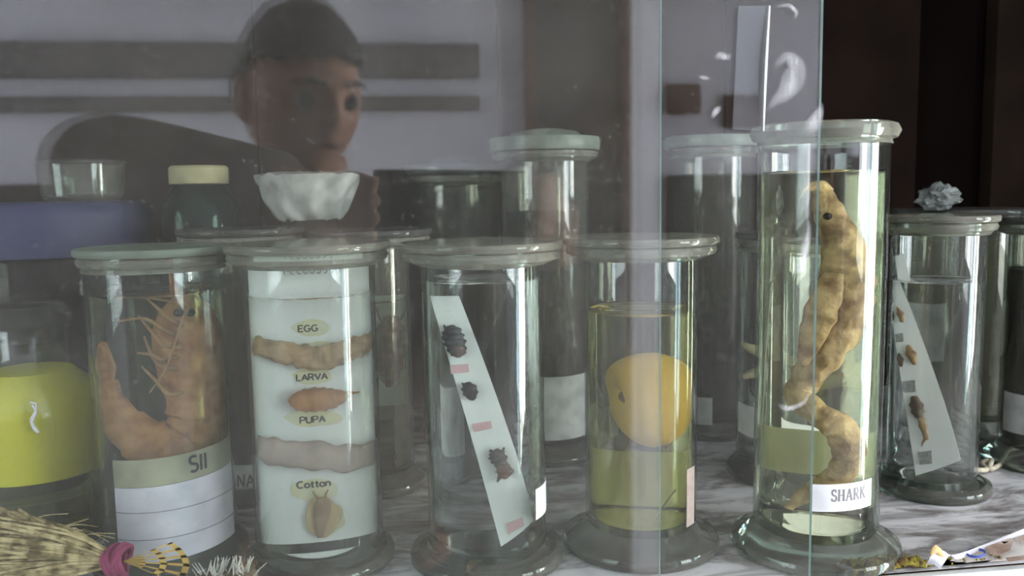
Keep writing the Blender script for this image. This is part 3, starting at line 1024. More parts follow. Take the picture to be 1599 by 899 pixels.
je = Jar('jar cut by the right edge of the picture, pale label, string at its foot', 1628, 0, 60, 338, 84, 84, 420, 'dark_fluid', tube='tube_old', P=at_y(1628, .69), lid='lid_dark')
je.label(1568, 1680, 616, 690, 'greypaper')

# bottle with bright yellow fluid at the left
yb = Vector((onz(78, 836).x - .006, .668, .0004))
by = empty('bottle', yb, 'shouldered bottle with bright yellow fluid left of the prawn jar', 'bottle')
r = .0505
zz = lambda v: ony(90, v, .64).z
ya, ybm = zz(604), zz(744)
obj('bottle_glass', lathe([(0, 0), (r * .96, 0), (r, .003), (r, ya - .018), (r * .92, ya - .004), (r * .62, ya + .012), (r * .5, ya + .02), (r * .5, ya + .04), (r * .47, ya + .04), (r * .47, ya + .02),
                          (r * .58, ya + .011), (r * .885, ya - .005), (r * .96, ya - .019), (r * .96, .006), (r * .9, .004), (0, .004)], closed=False), 'tube', by)
obj('yellow_fluid', lathe([(0, ybm), (r * .945, ybm), (r * .945, ya - .02), (r * .86, ya - .0055), (r * .56, ya + .008), (0, ya + .008)], closed=False), 'bright_yellow', by)
obj('lower_fluid', lathe([(0, .0052), (r * .88, .0052), (r * .945, .008), (r * .945, ybm - .0008), (0, ybm - .0008)], closed=False), 'green_fluid', by)
obj('stopper', lathe([(0, ya + .03), (r * .46, ya + .03), (r * .46, ya + .041), (r * .58, ya + .041), (r * .6, ya + .05), (r * .5, ya + .056), (0, ya + .057)], closed=False), 'lid_dark', by)
loop = [ony(u, v, .6).to_tuple() for u, v in ((32, 652), (42, 655), (40, 668), (34, 680), (38, 694), (46, 700), (36, 684), (42, 668), (35, 656))]
obj('string_loop', path_tube([(p[0] - yb.x, -r - .001, p[2] + .006) for p in loop], .0008, 5, 6), 'paper', by)

# big jar with a blue lid, glass dish on top
bl = Vector((ony(85, 360, .86).x, .86, .0004))
jz = empty('storage_jar', bl, 'big dark jar under a broad blue plastic lid at left', 'jar')
zb0, zb1 = ony(85, 404, .78).z, ony(85, 316, .78).z
R_ = .086
obj('body', lathe([(0, 0), (.078, 0), (.08, .004), (.08, zb0 - .004), (.076, zb0 + .004), (0, zb0 + .004)], closed=False), 'dark_fluid', jz)
M['blue'] = solid('blue_plastic', (.028, .036, .095), (.02, .026, .07), 20, .6)
obj('lid', lathe([(0, zb1), (R_ * .9, zb1), (R_ * .97, zb1 - .004), (R_, zb1 - .012)] + [(R_ * 1.0, zb0), (R_ * .975, zb0), (R_ * .97, zb1 - .013), (R_ * .9, zb1 - .006), (0, zb1 - .006)], closed=False), 'blue', jz)
gd = Vector((ony(130, 300, .84).x, .84, zb1 + .0008))
dish = empty('glass_dish', gd, 'small glass dish standing on the blue lid', 'dish')
hh = ony(130, 256, .80).z - zb1
obj('bowl', lathe([(0, 0), (.030, 0), (.034, .004), (.036, hh), (.0335, hh), (.0315, .006), (.028, .004), (0, .004)], closed=False), 'foot', dish)
obj('cover', lathe([(0, hh + .0005), (.038, hh + .0005), (.0385, hh + .003), (.02, hh + .006), (0, hh + .007)], closed=False), 'lid_dark', dish)

# dark green jar with pale yellow cap
gj = Vector((ony(312, 300, .83).x, .83, .0004))
g_ = empty('storage_jar', gj, 'dark green jar with pale yellow cap behind the prawn jar', 'jar')
zc0, zc1 = ony(312, 287, .80).z, ony(312, 258, .80).z
obj('body', lathe([(0, 0), (.034, 0), (.036, .004), (.036, zc0 - .03), (.030, zc0 - .012), (.024, zc0 - .001), (0, zc0 - .001)], closed=False), liquid_mat('dark_green_glass', (.35, .5, .42), 1.45, .12, (.03, .06, .05)), g_)
obj('cap', lathe([(0, zc0), (.0255, zc0), (.026, zc0 + .001), (.026, zc1 - .002), (.024, zc1), (0, zc1)], closed=False), solid('pale_yellow_plastic', (.34, .32, .17), (.27, .25, .13), 50, .6), g_)

# jar wrapped in a white plastic bag
wj = Vector((ony(482, 300, .83).x, .83, .0004))
w_ = empty('wrapped_jar', wj, 'jar top tied over with crumpled white plastic behind the card jar', 'jar')
zt_ = ony(482, 272, .79).z
zb_ = ony(482, 345, .79).z
obj('body', lathe([(0, 0), (.038, 0), (.04, .004), (.04, zb_ - .03), (.026, zb_ - .008), (.026, zt_ - .012), (0, zt_ - .012)], closed=False), 'dark_fluid', w_)
bm = bmesh.new()
seg, rows = 72, 22
rings = []
for i in range(rows + 1):
    t = i / rows
    z = zb_ + (zt_ - zb_) * t
    rr = .0285 + .019 * t ** .8
    ring = []
    for k in range(seg):
        a = 2 * PI * k / seg
        f = 1 + (.07 * math.sin(a * 9 + 2 * math.sin(t * 4)) + .10 * mnoise.noise(Vector((math.cos(a) * 3, math.sin(a) * 3, t * 3)))) * (1.1 - t * .6)
        ring.append(bm.verts.new((rr * f * math.cos(a), rr * f * math.sin(a), z + .003 * mnoise.noise(Vector((math.cos(a) * 4, math.sin(a) * 4, 7))))))
    rings.append(ring)
for i in range(4):
    rr = .046 * (1 - (i + 1) / 4.2)
    rings.append([bm.verts.new((rr * math.cos(2 * PI * k / seg), rr * math.sin(2 * PI * k / seg), zt_ + .002 + .002 * mnoise.noise(Vector((k * .5, i, 3))))) for k in range(seg)])
for a, b in zip(rings, rings[1:]):
    for k in range(seg):
        bm.faces.new((a[k], a[(k + 1) % seg], b[(k + 1) % seg], b[k]))
bm.faces.new(rings[-1])
o_ = obj('plastic_wrap', fin(bm, angle=50), solid('white_plastic_film', (.42, .43, .39), (.26, .28, .25), 40, .4, .7, 60), w_)

# ------------------------------------------------------------------ tape and smears on the rear pane
def pane_pt(u, v, y):
    p = ony(u, v, y)
    return Vector((p.x, 0, p.z + .556))


M['tape'] = thin_glass('grey_adhesive_tape', tint=(.72, .74, .76), edge=(.7, .7, .7), dust=.09, dustcol=(.5, .51, .53), speck=.08, cloud=.05)
M['tape_edge'] = solid('white_peeling_tape_edge', (.85, .87, .82), rough=.4)


def pane_patch(parent, pts, y, mat, name, th=.0003):
    bm = bmesh.new()
    A = [pane_pt(u, v, y) for u, v in pts]
    a = [bm.verts.new((p.x, -.0014, p.z)) for p in A]
    b = [bm.verts.new((p.x, -.0014 - th, p.z)) for p in A]
    bm.faces.new(a)
    bm.faces.new(list(reversed(b)))
    n = len(a)
    for i in range(n):
        bm.faces.new((a[i], a[(i + 1) % n], b[(i + 1) % n], b[i]))
    return obj(name, fin(bm, smooth=False), mat, parent)


tp = pane_patch(pane_r, [(1151, 10), (1199, 10), (1190, 205), (1142, 202)], YR, 'tape', 'tape_strip')
# the lifted right border of the tape, standing off the glass
bm = bmesh.new()
prev = None
for i in range(15):
    t = i / 14
    p = pane_pt(1198.5 - 9.5 * t, 11 + 194 * t, YR)
    w_ = .0028 * math.sin(PI * min(1, t * .9 + .06)) + .0003
    cur = [bm.verts.new(p + Vector((0, -.0026, 0))), bm.verts.new(p + Vector((-w_ * .7, -.0026 - w_, 0))), bm.verts.new(p + Vector((-w_ * .7 + .0003, -.0028 - w_, 0))), bm.verts.new(p + Vector((.0003, -.0028, 0)))]
    if prev:
        for k in range(4):
            bm.faces.new((prev[k], prev[(k + 1) % 4], cur[(k + 1) % 4], cur[k]))
    else:
        bm.faces.new(cur)
    prev = cur
bm.faces.new(list(reversed(prev)))
obj('lifted_edge', fin(bm), 'tape_edge', tp)


def smear_mat():
    m, N, L = newmat('white_paint_smear')
    o = N.new('ShaderNodeOutputMaterial')
    t = N.new('ShaderNodeBsdfTransparent')
    d = nd(N, 'ShaderNodeBsdfDiffuse', Color=(.75, .75, .78, 1))
    a = N.new('ShaderNodeAttribute')
    a.attribute_name = 'cover'
    tc = N.new('ShaderNodeTexCoord')
    mp = nd(N, 'ShaderNodeMapping')
    mp.inputs['Rotation'].default_value = (0, .75, 0)
    mp.inputs['Scale'].default_value = (90, 1, 16)
    L.new(tc.outputs['Object'], mp.inputs[0])
    n = ramp(N, L, noise(N, L, 2.2, 4, .6, mp.outputs[0]), [(.3, .35), (.65, 1)])
    mx = N.new('ShaderNodeMixShader')
    L.new(mathn(N, L, 'MULTIPLY', mathn(N, L, 'MULTIPLY', n, a.outputs['Fac']), .42), mx.inputs[0])
    L.new(t.outputs[0], mx.inputs[1])
    L.new(d.outputs[0], mx.inputs[2])
    L.new(mx.outputs[0], o.inputs[0])
    return m


M['smear'] = smear_mat()


def smear(parent, spine, y, name='paint_smear'):
    """wiped paint: spine [(u,v,half width px)], cover fades to the rim"""
    me_ = bpy.data.meshes.new('mesh')
    P = spline([(a, b, c) for a, b, c in spine], 6)
    V, Fc, C = [], [], []
    nc = 9
    for i, p in enumerate(P):
        t = P[min(i + 1, len(P) - 1)] - P[max(i - 1, 0)]
        l = math.hypot(t.x, t.y) or 1
        nx, ny = -t.y / l, t.x / l
        for k in range(nc):
            s_ = (k / (nc - 1) - .5) * 2
            q = pane_pt(p.x + nx * s_ * p.z, p.y + ny * s_ * p.z, y)
            V.append((q.x, -.0024, q.z))
            C.append((1 - s_ * s_) * min(1, 3 * min(i, len(P) - 1 - i) / len(P)))
    for i in range(len(P) - 1):
        for k in range(nc - 1):
            a = i * nc + k
            Fc.append((a, a + 1, a + nc + 1, a + nc))
    me_.from_pydata(V, [], Fc)
    at = me_.attributes.new('cover', 'FLOAT', 'POINT')
    at.data.foreach_set('value', C)
    return obj(name, me_, 'smear', parent)


smear(pane_r, [(1193, 176, 3), (1206, 160, 8), (1222, 146, 15), (1236, 124, 20), (1240, 104, 16), (1226, 90, 10), (1212, 100, 7), (1205, 108, 4)], YR)
smear(pane_r, [(1112, 92, 4), (1122, 88, 7), (1132, 90, 6), (1140, 86, 4)], YR)
smear(pane_r, [(1086, 120, 2), (1096, 122, 4), (1108, 124, 2)], YR)
smear(pane_r, [(1108, 186, 3), (1116, 174, 6), (1124, 166, 3)], YR)
smear(pane_r, [(1255, 210, 5), (1266, 195, 14), (1276, 176, 8), (1280, 160, 3)], YR)
smear(pane_r, [(1208, 12, 2), (1228, 10, 4), (1240, 20, 4), (1238, 32, 3)], YR)
smear(pane_r, [(1235, 400, 5), (1246, 420, 9), (1256, 380, 7), (1262, 345, 4)], YR)
smear(pane_r, [(1210, 628, 3), (1226, 636, 5), (1250, 628, 4), (1262, 610, 2)], YR)

# ------------------------------------------------------------------ shelf front: broom, leaf, papers, moss, string
M['straw'] = solid('dry_straw', (.56, .45, .24), (.15, .11, .045), 130, .8, lo=.36, hi=.6)
M['raffia'] = solid('orange_yellow_raffia', (.66, .44, .12), (.5, .32, .08), 60, .7)
M['magenta'] = solid('magenta_tie', (.30, .05, .12), (.2, .03, .08), 60, .8)
bp = onz(185, 905, .012)
bp = Vector((bp.x, min(max(bp.y, .512), .524), 0))
br = empty('straw_broom', (bp.x, bp.y, 0), 'small dry straw hand broom with magenta tie lying at lower left', 'broom')
tie = Vector((0, 0, ony(185, 872, bp.y).z))


def bq(u, v, y=0.0):
    p = ony(u, v, bp.y + y)
    return Vector((p.x - bp.x, y, p.z))


V, Fc = [], []


def strand(p0, p1, p2, r0, r1):
    """three-sided straw through three points"""
    pts = spline([p0, p1, p2], 3)
    fr = frames(pts)
    base = len(V)
    for i, p in enumerate(pts):
        rr = r0 + (r1 - r0) * i / (len(pts) - 1)
        for k in range(3):
            V.append(p + (fr[i][1] * math.cos(2.1 * k) + fr[i][2] * math.sin(2.1 * k)) * rr)
    for i in range(len(pts) - 1):
        for k in range(3):
            a, b = base + i * 3 + k, base + i * 3 + (k + 1) % 3
            Fc.append((a, b, b + 3, a + 3))


for i in range(170):
    s_ = random.uniform(-1, 1)
    v1 = 862 + 62 * s_ + random.uniform(-8, 8)
    y1 = random.uniform(-.004, .022)
    a = bq(178 + random.uniform(-4, 4), 874 + 9 * s_, random.uniform(0, .012))
    m_ = bq(100 + random.uniform(-12, 12), 862 + 34 * s_ + random.uniform(-8, 8), y1 * .6)
    c = bq(random.uniform(-60, 30), v1 - 6, y1)
    strand(a, m_, c, .0009, random.uniform(.0004, .0011))
for i in range(16):
    a = bq(random.uniform(20, 120), random.uniform(815, 860), .03)
    strand(a, a + Vector((.012, 0, random.uniform(-.002, .006))), a + Vector((.026, 0, random.uniform(-.012, .006))), .0004, .0003)
V = [Vector((p.x, p.y, max(p.z, .0016))) for p in V]
me_ = bpy.data.meshes.new('mesh')
me_.from_pydata(V, [], Fc)
o_ = obj('straw_bristles', me_, 'straw', br)
o_['kind'] = 'stuff'
bm = bmesh.new()
tc_ = bq(184, 876, .006)
for k in range(5):
    ctr = tc_ + Vector((.0022 * (k - 2), 0, .001 * (k % 2)))
    pts = [ctr + Vector((.0015 * math.sin(a * 2), math.cos(a) * .010, math.sin(a) * .0085)) for a in [2 * PI * i / 16 for i in range(17)]]
    sweep_into(bm, pts, [.0017] * 17, 7)
sweep_into(bm, [tc_ + Vector((0, -.010, .002)), tc_ + Vector((.005, -.012, .010)), tc_ + Vector((.009, -.011, .014))], [.0018, .0016, .0012], 7)
obj('tie', fin(bm), 'magenta', br)
# flat woven fan beyond the tie: radiating slats and two cross bands
TIPS = [(268, 846), (283, 856), (292, 868), (297, 882), (291, 898), (272, 910)]


def fan_pt(i, f, y=.004):
    a = min(int(i), 4)
    t = i - a
    u, v = (TIPS[a][k] + (TIPS[a + 1][k] - TIPS[a][k]) * t for k in (0, 1))
    p = bq(192 + (u - 192) * f, 876 + (v - 876) * f, y)
    p.z = max(p.z, .0012)
    return p


def fan_piece(corners, name):
    bm = bmesh.new()
    a = [bm.verts.new(fan_pt(i, f, .004)) for i, f in corners]
    b = [bm.verts.new(fan_pt(i, f, .0028)) for i, f in corners]
    n = len(a)
    bm.faces.new(a)
    bm.faces.new(list(reversed(b)))
    for k in range(n):
        bm.faces.new((a[k], a[(k + 1) % n], b[(k + 1) % n], b[k]))
    obj(name, fin(bm, smooth=False), 'raffia', br)


for i in range(6):
    lo_, hi_2 = max(0, i - .16), min(5, i + .16)
    fan_piece([(lo_, .02), (hi_2, .02), (hi_2, 1), (lo_, 1)], 'fan_slat')
for f0_, f1_ in ((.0, .34), (.56, .66), (.90, 1.0)):
    fan_piece([(q_, f0_) for q_ in (0, 1, 2, 3, 4, 5)] + [(q_, f1_) for q_ in (5, 4, 3, 2, 1, 0)], 'fan_band')

# bristly white seed head and dry leaves
M['white_hair'] = solid('white_bristles', (.62, .6, .55), (.5, .48, .42), 60, .8)
sp = ony(352, 902, .512)
sh = empty('seed_head', (sp.x, .514, 0), 'bristly white seed head beside the straw broom', 'seed head')
bm = bmesh.new()
zc_ = max(.008, sp.z - .004)
for i in range(90):
    a = random.uniform(0, 2 * PI)
    e = random.uniform(.1, 1.4)
    d = Vector((math.cos(a) * math.cos(e), math.sin(a) * math.cos(e), math.sin(e)))
    c = Vector((random.uniform(-.014, .014), 0, zc_))
    sweep_into(bm, [c + d * .004, c + d * .016], [.0005, .0002], 4)
o_ = obj('bristles', fin(bm), 'white_hair', sh)
o_['kind'] = 'stuff'
bm = boxbm((-.018, -.008, .001), (.018, .008, zc_ + .006), .005, 3)
obj('core', fin(bm), solid('brown_seed_core', (.2, .15, .1), rough=.9), sh)
M['leaf'] = solid('dry_orange_leaf', (.5, .27, .08), (.32, .16, .05), 60, .7)


def leaf(u, v, w, h, rot, label):
    p = onz(u, v, .002)
    bm = bmesh.new()
    n = 8
    rows = []
    for i in range(n + 1):
        t = i / n
        ww = w * math.sin(PI * min(.98, t * .92 + .06)) * .5
        rows.append([bm.verts.new((s_ * ww, (t - .5) * h, .004 * math.sin(t * PI) + abs(s_) * .002 + .0006 * (k2 if s_ == 0 else 0) + zz_)) for zz_ in (0, .0004) for s_, k2 in ((-1, 0), (0, 0), (1, 0))])
    for a, b in zip(rows, rows[1:]):
        for i0, i1 in ((0, 1), (1, 2), (2, 5), (5, 4), (4, 3), (3, 0)):
            bm.faces.new((a[i0], a[i1], b[i1], b[i0]))
    bm.faces.new([rows[0][k] for k in (0, 1, 2, 5, 4, 3)])
    bm.faces.new([rows[-1][k] for k in (3, 4, 5, 2, 1, 0)])
    o = tag(obj('dry_leaf', fin(bm), 'leaf'), label, 'leaf')
    o.location = (p.x, max(p.y, .507), .0006)
    o.rotation_euler = (.15, 0, rot)


leaf(385, 893, .016, .024, .5, 'curled dry orange leaf lying in front of the life-stage card jar')
leaf(742, 892, .007, .014, -.8, 'tiny dry orange leaf at the foot of the middle strip jar')

# pink shell at the left edge
bm = bmesh.new()
bmesh.ops.create_icosphere(bm, subdivisions=4, radius=1)
for v in bm.verts:
    d = v.co.normalized()
    k = 1 + .10 * math.sin(d.z * 9 + d.x * 2) + .12 * mnoise.noise(d * 2)
    v.co = Vector((d.x * .016 * k, d.y * .014 * k, .0005 + (d.z * k + 1.05) * .0205))
ps_ = onz(-16, 812)
o_ = tag(obj('seashell', fin(bm), solid('pink_shell', (.62, .34, .26), (.5, .22, .16), 50, .5)), 'rounded pink shell peeking in at the left edge', 'shell')
o_.location = (ps_.x, ps_.y, 0)
mz = min(v.co.z for v in o_.data.vertices)
o_.location.z = -mz + .0004

# printed sheet, torn strip and moss at the front edge, lower right
M['newsprint'] = solid('cream_printed_sheet', (.72, .70, .68), (.62, .56, .52), 25, .7)
M['brownprint'] = solid('brown_print', (.25, .17, .13), (.42, .33, .28), 70, .8)
M['bluering'] = solid('blue_print', (.04, .07, .3), rough=.7)
sx = onz(1470, 888).x
nw = empty('printed_sheet', (sx, .5035, .0004), 'creased printed sheet with blue ring and brown pictures at lower right', 'paper')
bm = bmesh.new()
g = []
for i in range(25):
    row = []
    u_ = 1478 + i * 8
    far = onz(u_, 874 - (u_ - 1478) * .40, .006)
    near = onz(u_, 891 - (u_ - 1478) * .085, .0)
    for k in range(6):
        t = k / 5
        p = near.lerp(far, t)
        row.append(bm.verts.new((p.x - sx, max(.0, p.y - .5035), .0006 + .0050 * t + .0012 * math.sin(i * .9 + k * .8) * t)))
    g.append(row)
for a, b in zip(g, g[1:]):
    for k in range(5):
        bm.faces.new((a[k], b[k], b[k + 1], a[k + 1]))
bmesh.ops.solidify(bm, geom=bm.faces[:], thickness=.0003)
obj('sheet', fin(bm), 'newsprint', nw)


def on_sheet(u, v):
    p = onz(u, v, .0072)
    return (p.x - sx, p.y - .5035)


def sheet_patch(pts, mat, name, z=.0072):
    bm = bmesh.new()
    P = [on_sheet(u, v) for u, v in pts]
    a = [bm.verts.new((x, y, z)) for x, y in P]
    b = [bm.verts.new((x, y, z + .0002)) for x, y in P]
    n = len(a)
    for i in range(n):
        bm.faces.new((a[i], a[(i + 1) % n], b[(i + 1) % n], b[i]))
    bm.faces.new(list(reversed(a)))
    bm.faces.new(b)
    return obj(name, fin(bm, smooth=False), mat, nw)


bm = bmesh.new()
ring = [on_sheet(1524 + 15 * math.cos(a), 864 - 6 * math.sin(a)) for a in [2 * PI * i / 20 for i in range(21)]]
sweep_into(bm, [Vector((x, y, .0072)) for x, y in ring], [.0009] * 21, 6, .4)
obj('printed_ring', fin(bm), 'bluering', nw)
for pts in ([(1538, 856), (1556, 847), (1582, 846), (1578, 860), (1560, 868), (1545, 866)], [(1562, 845), (1577, 840), (1580, 844), (1568, 850)], [(1588, 840), (1599, 835), (1606, 842), (1594, 848)], [(1570, 872), (1599, 868), (1606, 874), (1575, 878)]):
    sheet_patch(pts, 'brownprint', 'printed_picture')

M['white_paper'] = solid('white_torn_paper', (.84, .84, .9), (.76, .76, .83), 40, .6)
M['tornedge'] = solid('tan_torn_paper', (.6, .42, .2), (.5, .34, .16), 80, .8)
ts = empty('torn_paper_strip', (sx, .509, .0004), 'curled white torn paper strip with tan ragged tip beside the printed sheet', 'paper')
bm = bmesh.new()
spn = [(1446, 880, 1468, 889), (1452, 868, 1474, 880), (1462, 856, 1482, 870), (1474, 866, 1494, 874), (1500, 862, 1512, 868), (1530, 852, 1540, 856), (1560, 840, 1566, 846), (1590, 826, 1596, 836), (1625, 812, 1630, 824)]
hz = [.004, .012, .016, .011, .009, .009, .010, .010, .010]
up, dn = [], []
for (a, b, c, d), h_ in zip(spn, hz):
    p = onz(a, b, h_ + .0015)
    q_ = onz(c, d, max(.002, h_ * .35) + .003)
    up.append((p.x - sx, p.y - .509, h_))
    dn.append((q_.x - sx, q_.y - .509, max(.005, h_ * .35 + .003)))
U, D = spline(up, 4), spline(dn, 4)
rows = [[bm.verts.new(a), bm.verts.new((a + b) / 2 + Vector((0, 0, .002))), bm.verts.new(b)] for a, b in zip(U, D)]
for a, b in zip(rows, rows[1:]):
    for k in range(2):
        bm.faces.new((a[k], b[k], b[k + 1], a[k + 1]))
bmesh.ops.solidify(bm, geom=bm.faces[:], thickness=.0003)
obj('strip', fin(bm, angle=70), 'white_paper', ts)
tip = [U[i] for i in (5, 6, 7, 8, 9, 10, 11, 12)]
obj('torn_edge', sweep([p + Vector((0, 0, .0006)) for p in tip], [.0008, .0016, .0024, .0028, .0022, .0026, .0016, .0008], 8, .6), 'tornedge', ts)

# moss crumbs
M['moss'] = solid('yellow_green_moss', (.30, .26, .04), (.11, .06, .03), 180, .9, lo=.42, hi=.6)
bm = bmesh.new()
for i in range(330):
    u = random.triangular(1290, 1600, 1420)
    x = onz(u, 892).x
    dens = 1.0 if u < 1450 else .5
    s_ = random.uniform(.0007, .0023) * (1.1 if u < 1450 else .8)
    m4 = Matrix.Translation((x, .5045 + abs(random.gauss(0, .003)), s_ * .7 + random.uniform(0, .0045) * dens)) @ Matrix.Rotation(random.uniform(0, 6), 4, 'Z') @ Matrix.Diagonal((1, random.uniform(.6, 1.3), random.uniform(.5, 1.1), 1))
    bmesh.ops.create_icosphere(bm, subdivisions=1, radius=s_, matrix=m4)
o_ = obj('moss_crumbs', fin(bm, smooth=False), 'moss')
o_['kind'] = 'stuff'
tag(o_, 'yellow-green moss crumbs scattered along the shelf front edge', 'moss')

# string on the shelf at right
pts = [onz(u, v, .003) for u, v in ((1500, 738), (1522, 738), (1540, 734), (1534, 724), (1548, 722), (1545, 733), (1562, 726), (1580, 716), (1612, 712))]
tag(obj('string', path_tube([(p.x, p.y, .0035 + .002 * (i % 3 == 1)) for i, p in enumerate(pts)], .0022, 6, 8), solid('cream_string', (.6, .56, .42), (.45, .4, .3), 200, .8)), 'looped cream string lying by the jar at the right edge', 'string')

# ------------------------------------------------------------------ the photographer, seen only as a reflection in the panes
RX, UP, BK = (RM @ Vector(a) for a in ((1, 0, 0), (0, 1, 0), (0, 0, 1)))


def ph(x, y, z):
    return CAM + RX * x + UP * y + BK * z


M['skin'] = solid('brown_skin', (.40, .21, .14), (.33, .165, .11), 12, .55)
M['hair'] = solid('black_hair', (.018, .014, .013), (.01, .008, .008), 90, .5, .6, 200)
M['shirt'] = solid('dark_brown_shirt', (.105, .078, .062), (.075, .056, .045), 40, .9)
M['trousers'] = solid('dark_trousers', (.03, .03, .036), rough=.9)
M['phone'] = solid('black_phone_body', (.012, .013, .016), rough=.25)

# phone
t_ = Matrix((RX, UP, BK)).transposed().to_4x4()
pho = empty('phone', (0, 0, 0), 'black phone held sideways, mirrored in the glass panes', 'phone')
pho.matrix_world = Matrix.Translation(CAM) @ t_
obj('body', box((-.022, -.053, .004), (.143, .023, .0115), .003, 3), 'phone', pho)
obj('screen', box((-.018, -.050, .0116), (.139, .020, .0121)), solid('phone_screen_glass', (.03, .035, .04), rough=.1), pho)
obj('side_rail', box((-.021, .0232, .005), (.142, .0242, .0105), .0004), solid('bright_metal_rail', (.6, .65, .7), rough=.3), pho)

per = empty('person', (-.10, -.5, ZF), 'dark-haired person in brown shirt holding up a phone, reflected in the panes', 'person')
O = per.location


def rel(p):
    return Vector(p) - O


bm = bmesh.new()


def limb(pts, radii, seg=16, flat=1.0, n=6, b=None):
    q = spline([rel(p) for p in pts], n)
    r = [max(.003, x.x) for x in spline([(x, 0, 0) for x in radii], n)]
    sweep_into(b if b is not None else bm, q, r, seg, flat)


SL, EL, SR_, ER = (-.29, -.40, .19), (-.35, -.22, .285), (.06, -.42, .12), (.17, -.25, -.03)
HL, HR = ph(-.055, -.012, .03), ph(.178, -.02, .03)
# trunk, neck, arms
limb([(-.10, -.50, -.36), (-.10, -.50, -.2), (-.11, -.47, -.05), (-.115, -.44, .08), (-.12, -.41, .16), (-.12, -.375, .22), (-.12, -.35, .30)], [.13, .125, .13, .14, .085, .055, .055], 22, .75)
limb([(-.115, -.42, .10), SL, EL, HL], [.06, .052, .042, .026])
limb([(-.115, -.43, .09), SR_, ER, HR], [.06, .052, .042, .026])
for s_ in (-1, 1):
    x = -.10 + s_ * .09
    limb([(x, -.50, -.32), (x, -.50, -.5), (x, -.48, -.78), (x, -.51, -1.0), (x, -.51, -1.14)], [.085, .08, .055, .048, .036])
    limb([(x, -.53, -1.165), (x, -.45, -1.17), (x, -.36, -1.178)], [.035, .036, .022], 14, 1.0)


def hand(sx_, x0):
    """palm beyond the phone's end, four fingers hooked over its back, thumb on the screen side"""
    limb([ph(x0 + sx_ * .034, -.016, .034), ph(x0 + sx_ * .026, -.014, .022), ph(x0 + sx_ * .018, -.013, .014)], [.026, .034, .028], 14, .45)
    for i, (y, l) in enumerate(((.014, .9), (-.005, 1.05), (-.024, 1.0), (-.042, .8))):
        limb([ph(x0 + sx_ * .028, y, .024), ph(x0 + sx_ * .016, y, .004), ph(x0 + sx_ * .006, y - .001, -.0045), ph(x0 - sx_ * .006 * l, y - .002, -.0052)], [.0085, .0082, .0076, .0062], 10, n=4)
    limb([ph(x0 + sx_ * .030, -.022, .030), ph(x0 + sx_ * .012, -.026, .026), ph(x0 - sx_ * .014, -.02, .0205)], [.011, .0098, .0074], 10, n=4)


hand(-1, -.022)
hand(1, .143)
# head: shaped sphere with brow, nose, mouth, chin and ears
HC = Vector((-.122, -.315, .378))
fw = Vector((.50, .84, -.20)).normalized()
rt = fw.cross(Vector((0, 0, 1))).normalized()
upv = rt.cross(fw)


def hp3(x, y, z):
    return rel(HC + rt * x + fw * y + upv * z)


g = lambda d, s_: math.exp(-(d / s_) ** 2)
hb = bmesh.new()
bmesh.ops.create_icosphere(hb, subdivisions=5, radius=1)
for v in hb.verts:
    x, y, z = v.co
    X, Y, Z = x * .074, y * .094, z * .114
    if z < 0:
        X *= 1 - .30 * z * z
        Y *= 1 - .10 * z * z
    if y > 0:
        fy = y
        Y += .020 * g(x, .16) * g(z + .16, .14) * fy + .011 * g(x, .12) * g(z - .02, .16) * fy
        Y += .007 * g(z - .20, .10) * g(x, .5) * fy
        Y -= .010 * (g(x - .40, .16) + g(x + .40, .16)) * g(z - .04, .10)
        Y += .008 * g(x, .25) * g(z + .42, .07) * fy + .010 * g(x, .25) * g(z + .80, .16)
    v.co = hp3(X, Y, Z)
for s_ in (-1, 1):
    bmesh.ops.create_uvsphere(hb, u_segments=12, v_segments=8, radius=1, matrix=Matrix.Translation(hp3(s_ * .077, -.008, -.005)) @ Matrix((rt, fw, upv)).transposed().to_4x4() @ Matrix.Diagonal((.010, .018, .030, 1)))
me_ = bpy.data.meshes.new('t')
hb.to_mesh(me_)
hb.free()
bm.from_mesh(me_)
bpy.data.meshes.remove(me_)
body_ = obj('body', fin(bm), 'skin', per)
md = body_.modifiers.new('join', 'REMESH')
md.mode = 'VOXEL'
md.voxel_size = .0052
md.use_smooth_shade = True
md = body_.modifiers.new('soft', 'SMOOTH')
md.factor = .5
md.iterations = 2
for s_ in (-1, 1):
    b2 = bmesh.new()
    bmesh.ops.create_uvsphere(b2, u_segments=12, v_segments=8, radius=.0115, matrix=Matrix.Translation(hp3(s_ * .030, .0815, .006)))
    obj('eye', fin(b2), 'black', per)
    obj('eyebrow', sweep([hp3(s_ * .012, .100, .026), hp3(s_ * .03, .098, .031), hp3(s_ * .05, .084, .026)], [.003, .0042, .002], 8, .6), 'hair', per)
obj('lips', sweep([hp3(-.022, .088, -.049), hp3(0, .101, -.048), hp3(.022, .088, -.049)], [.002, .0052, .002], 8, .8), solid('dark_lips', (.22, .09, .075), rough=.5), per)
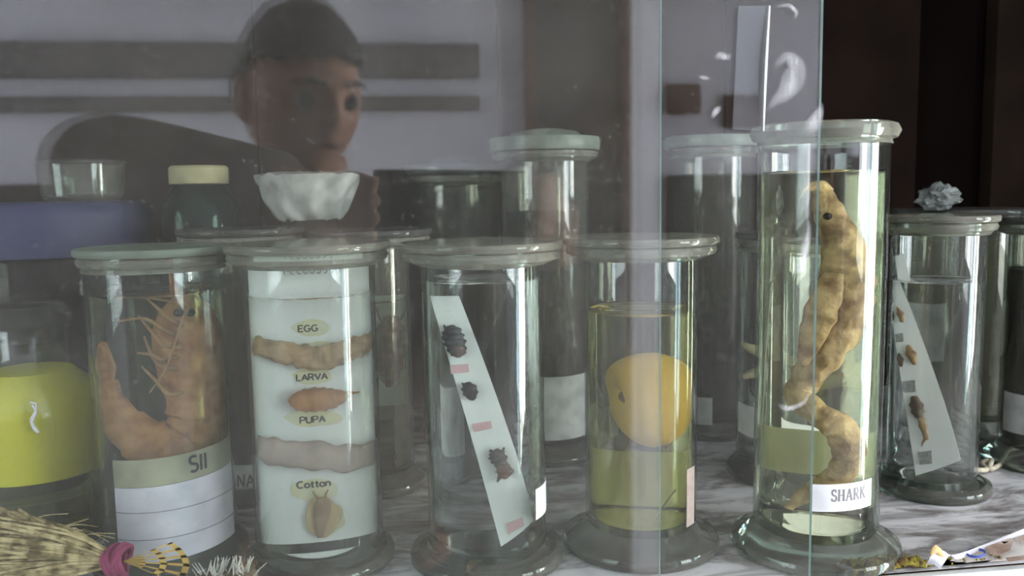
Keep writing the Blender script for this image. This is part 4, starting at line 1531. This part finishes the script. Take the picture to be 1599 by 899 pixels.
# hair cap
hb = bmesh.new()
bmesh.ops.create_icosphere(hb, subdivisions=5, radius=1)
kill = []
for v in hb.verts:
    x, y, z = v.co
    face = (y > .05 and z < .46 - .10 * abs(x)) or (z < -.25) or (y > -.30 and z < .02) or (abs(x) > .8 and y > -.1 and z < .25)
    if face:
        kill.append(v)
    k = 1 + .035 * mnoise.noise(v.co * 5) + .05 * max(0, z)
    v.co = hp3(x * .084 * k, y * .106 * k - .004, z * .126 * k)
bmesh.ops.delete(hb, geom=kill, context='VERTS')
bmesh.ops.solidify(hb, geom=hb.faces[:], thickness=.012)
obj('hair', fin(hb), 'hair', per)
# clothing follows the trunk and arms
b2 = bmesh.new()
limb([(-.10, -.50, -.34), (-.10, -.50, -.2), (-.11, -.47, -.05), (-.115, -.44, .08), (-.12, -.41, .165), (-.12, -.39, .195)], [.150, .142, .145, .155, .098, .070], 26, .8, b=b2)
limb([(-.115, -.42, .10), SL, EL, tuple(Vector(EL).lerp(HL, .8))], [.085, .078, .066, .046], b=b2)
limb([(-.115, -.43, .09), SR_, ER, tuple(Vector(ER).lerp(HR, .8))], [.085, .076, .062, .044], b=b2)
so = obj('shirt', fin(b2), 'shirt', per)
md = so.modifiers.new('join', 'REMESH')
md.mode = 'VOXEL'
md.voxel_size = .008
md.use_smooth_shade = True
b2 = bmesh.new()
for s_ in (-1, 1):
    x = -.10 + s_ * .09
    limb([(x, -.50, -.33), (x, -.50, -.5), (x, -.48, -.78), (x, -.51, -1.0), (x, -.51, -1.12)], [.108, .098, .075, .066, .058], b=b2)
limb([(-.10, -.50, -.42), (-.10, -.50, -.33), (-.10, -.50, -.28)], [.12, .15, .14], 22, .75, b=b2)
so = obj('trousers', fin(b2), 'trousers', per)
md = so.modifiers.new('join', 'REMESH')
md.mode = 'VOXEL'
md.voxel_size = .01
md.use_smooth_shade = True
for s_ in (-1, 1):
    x = -.10 + s_ * .09
    obj('shoe', sweep(spline([rel((x, -.57, -1.158)), rel((x, -.50, -1.154)), rel((x, -.42, -1.16)), rel((x, -.33, -1.168))], 4), [.03, .041, .040, .039, .040, .042, .042, .04, .038, .036, .033, .028, .018], 14), 'black', per)
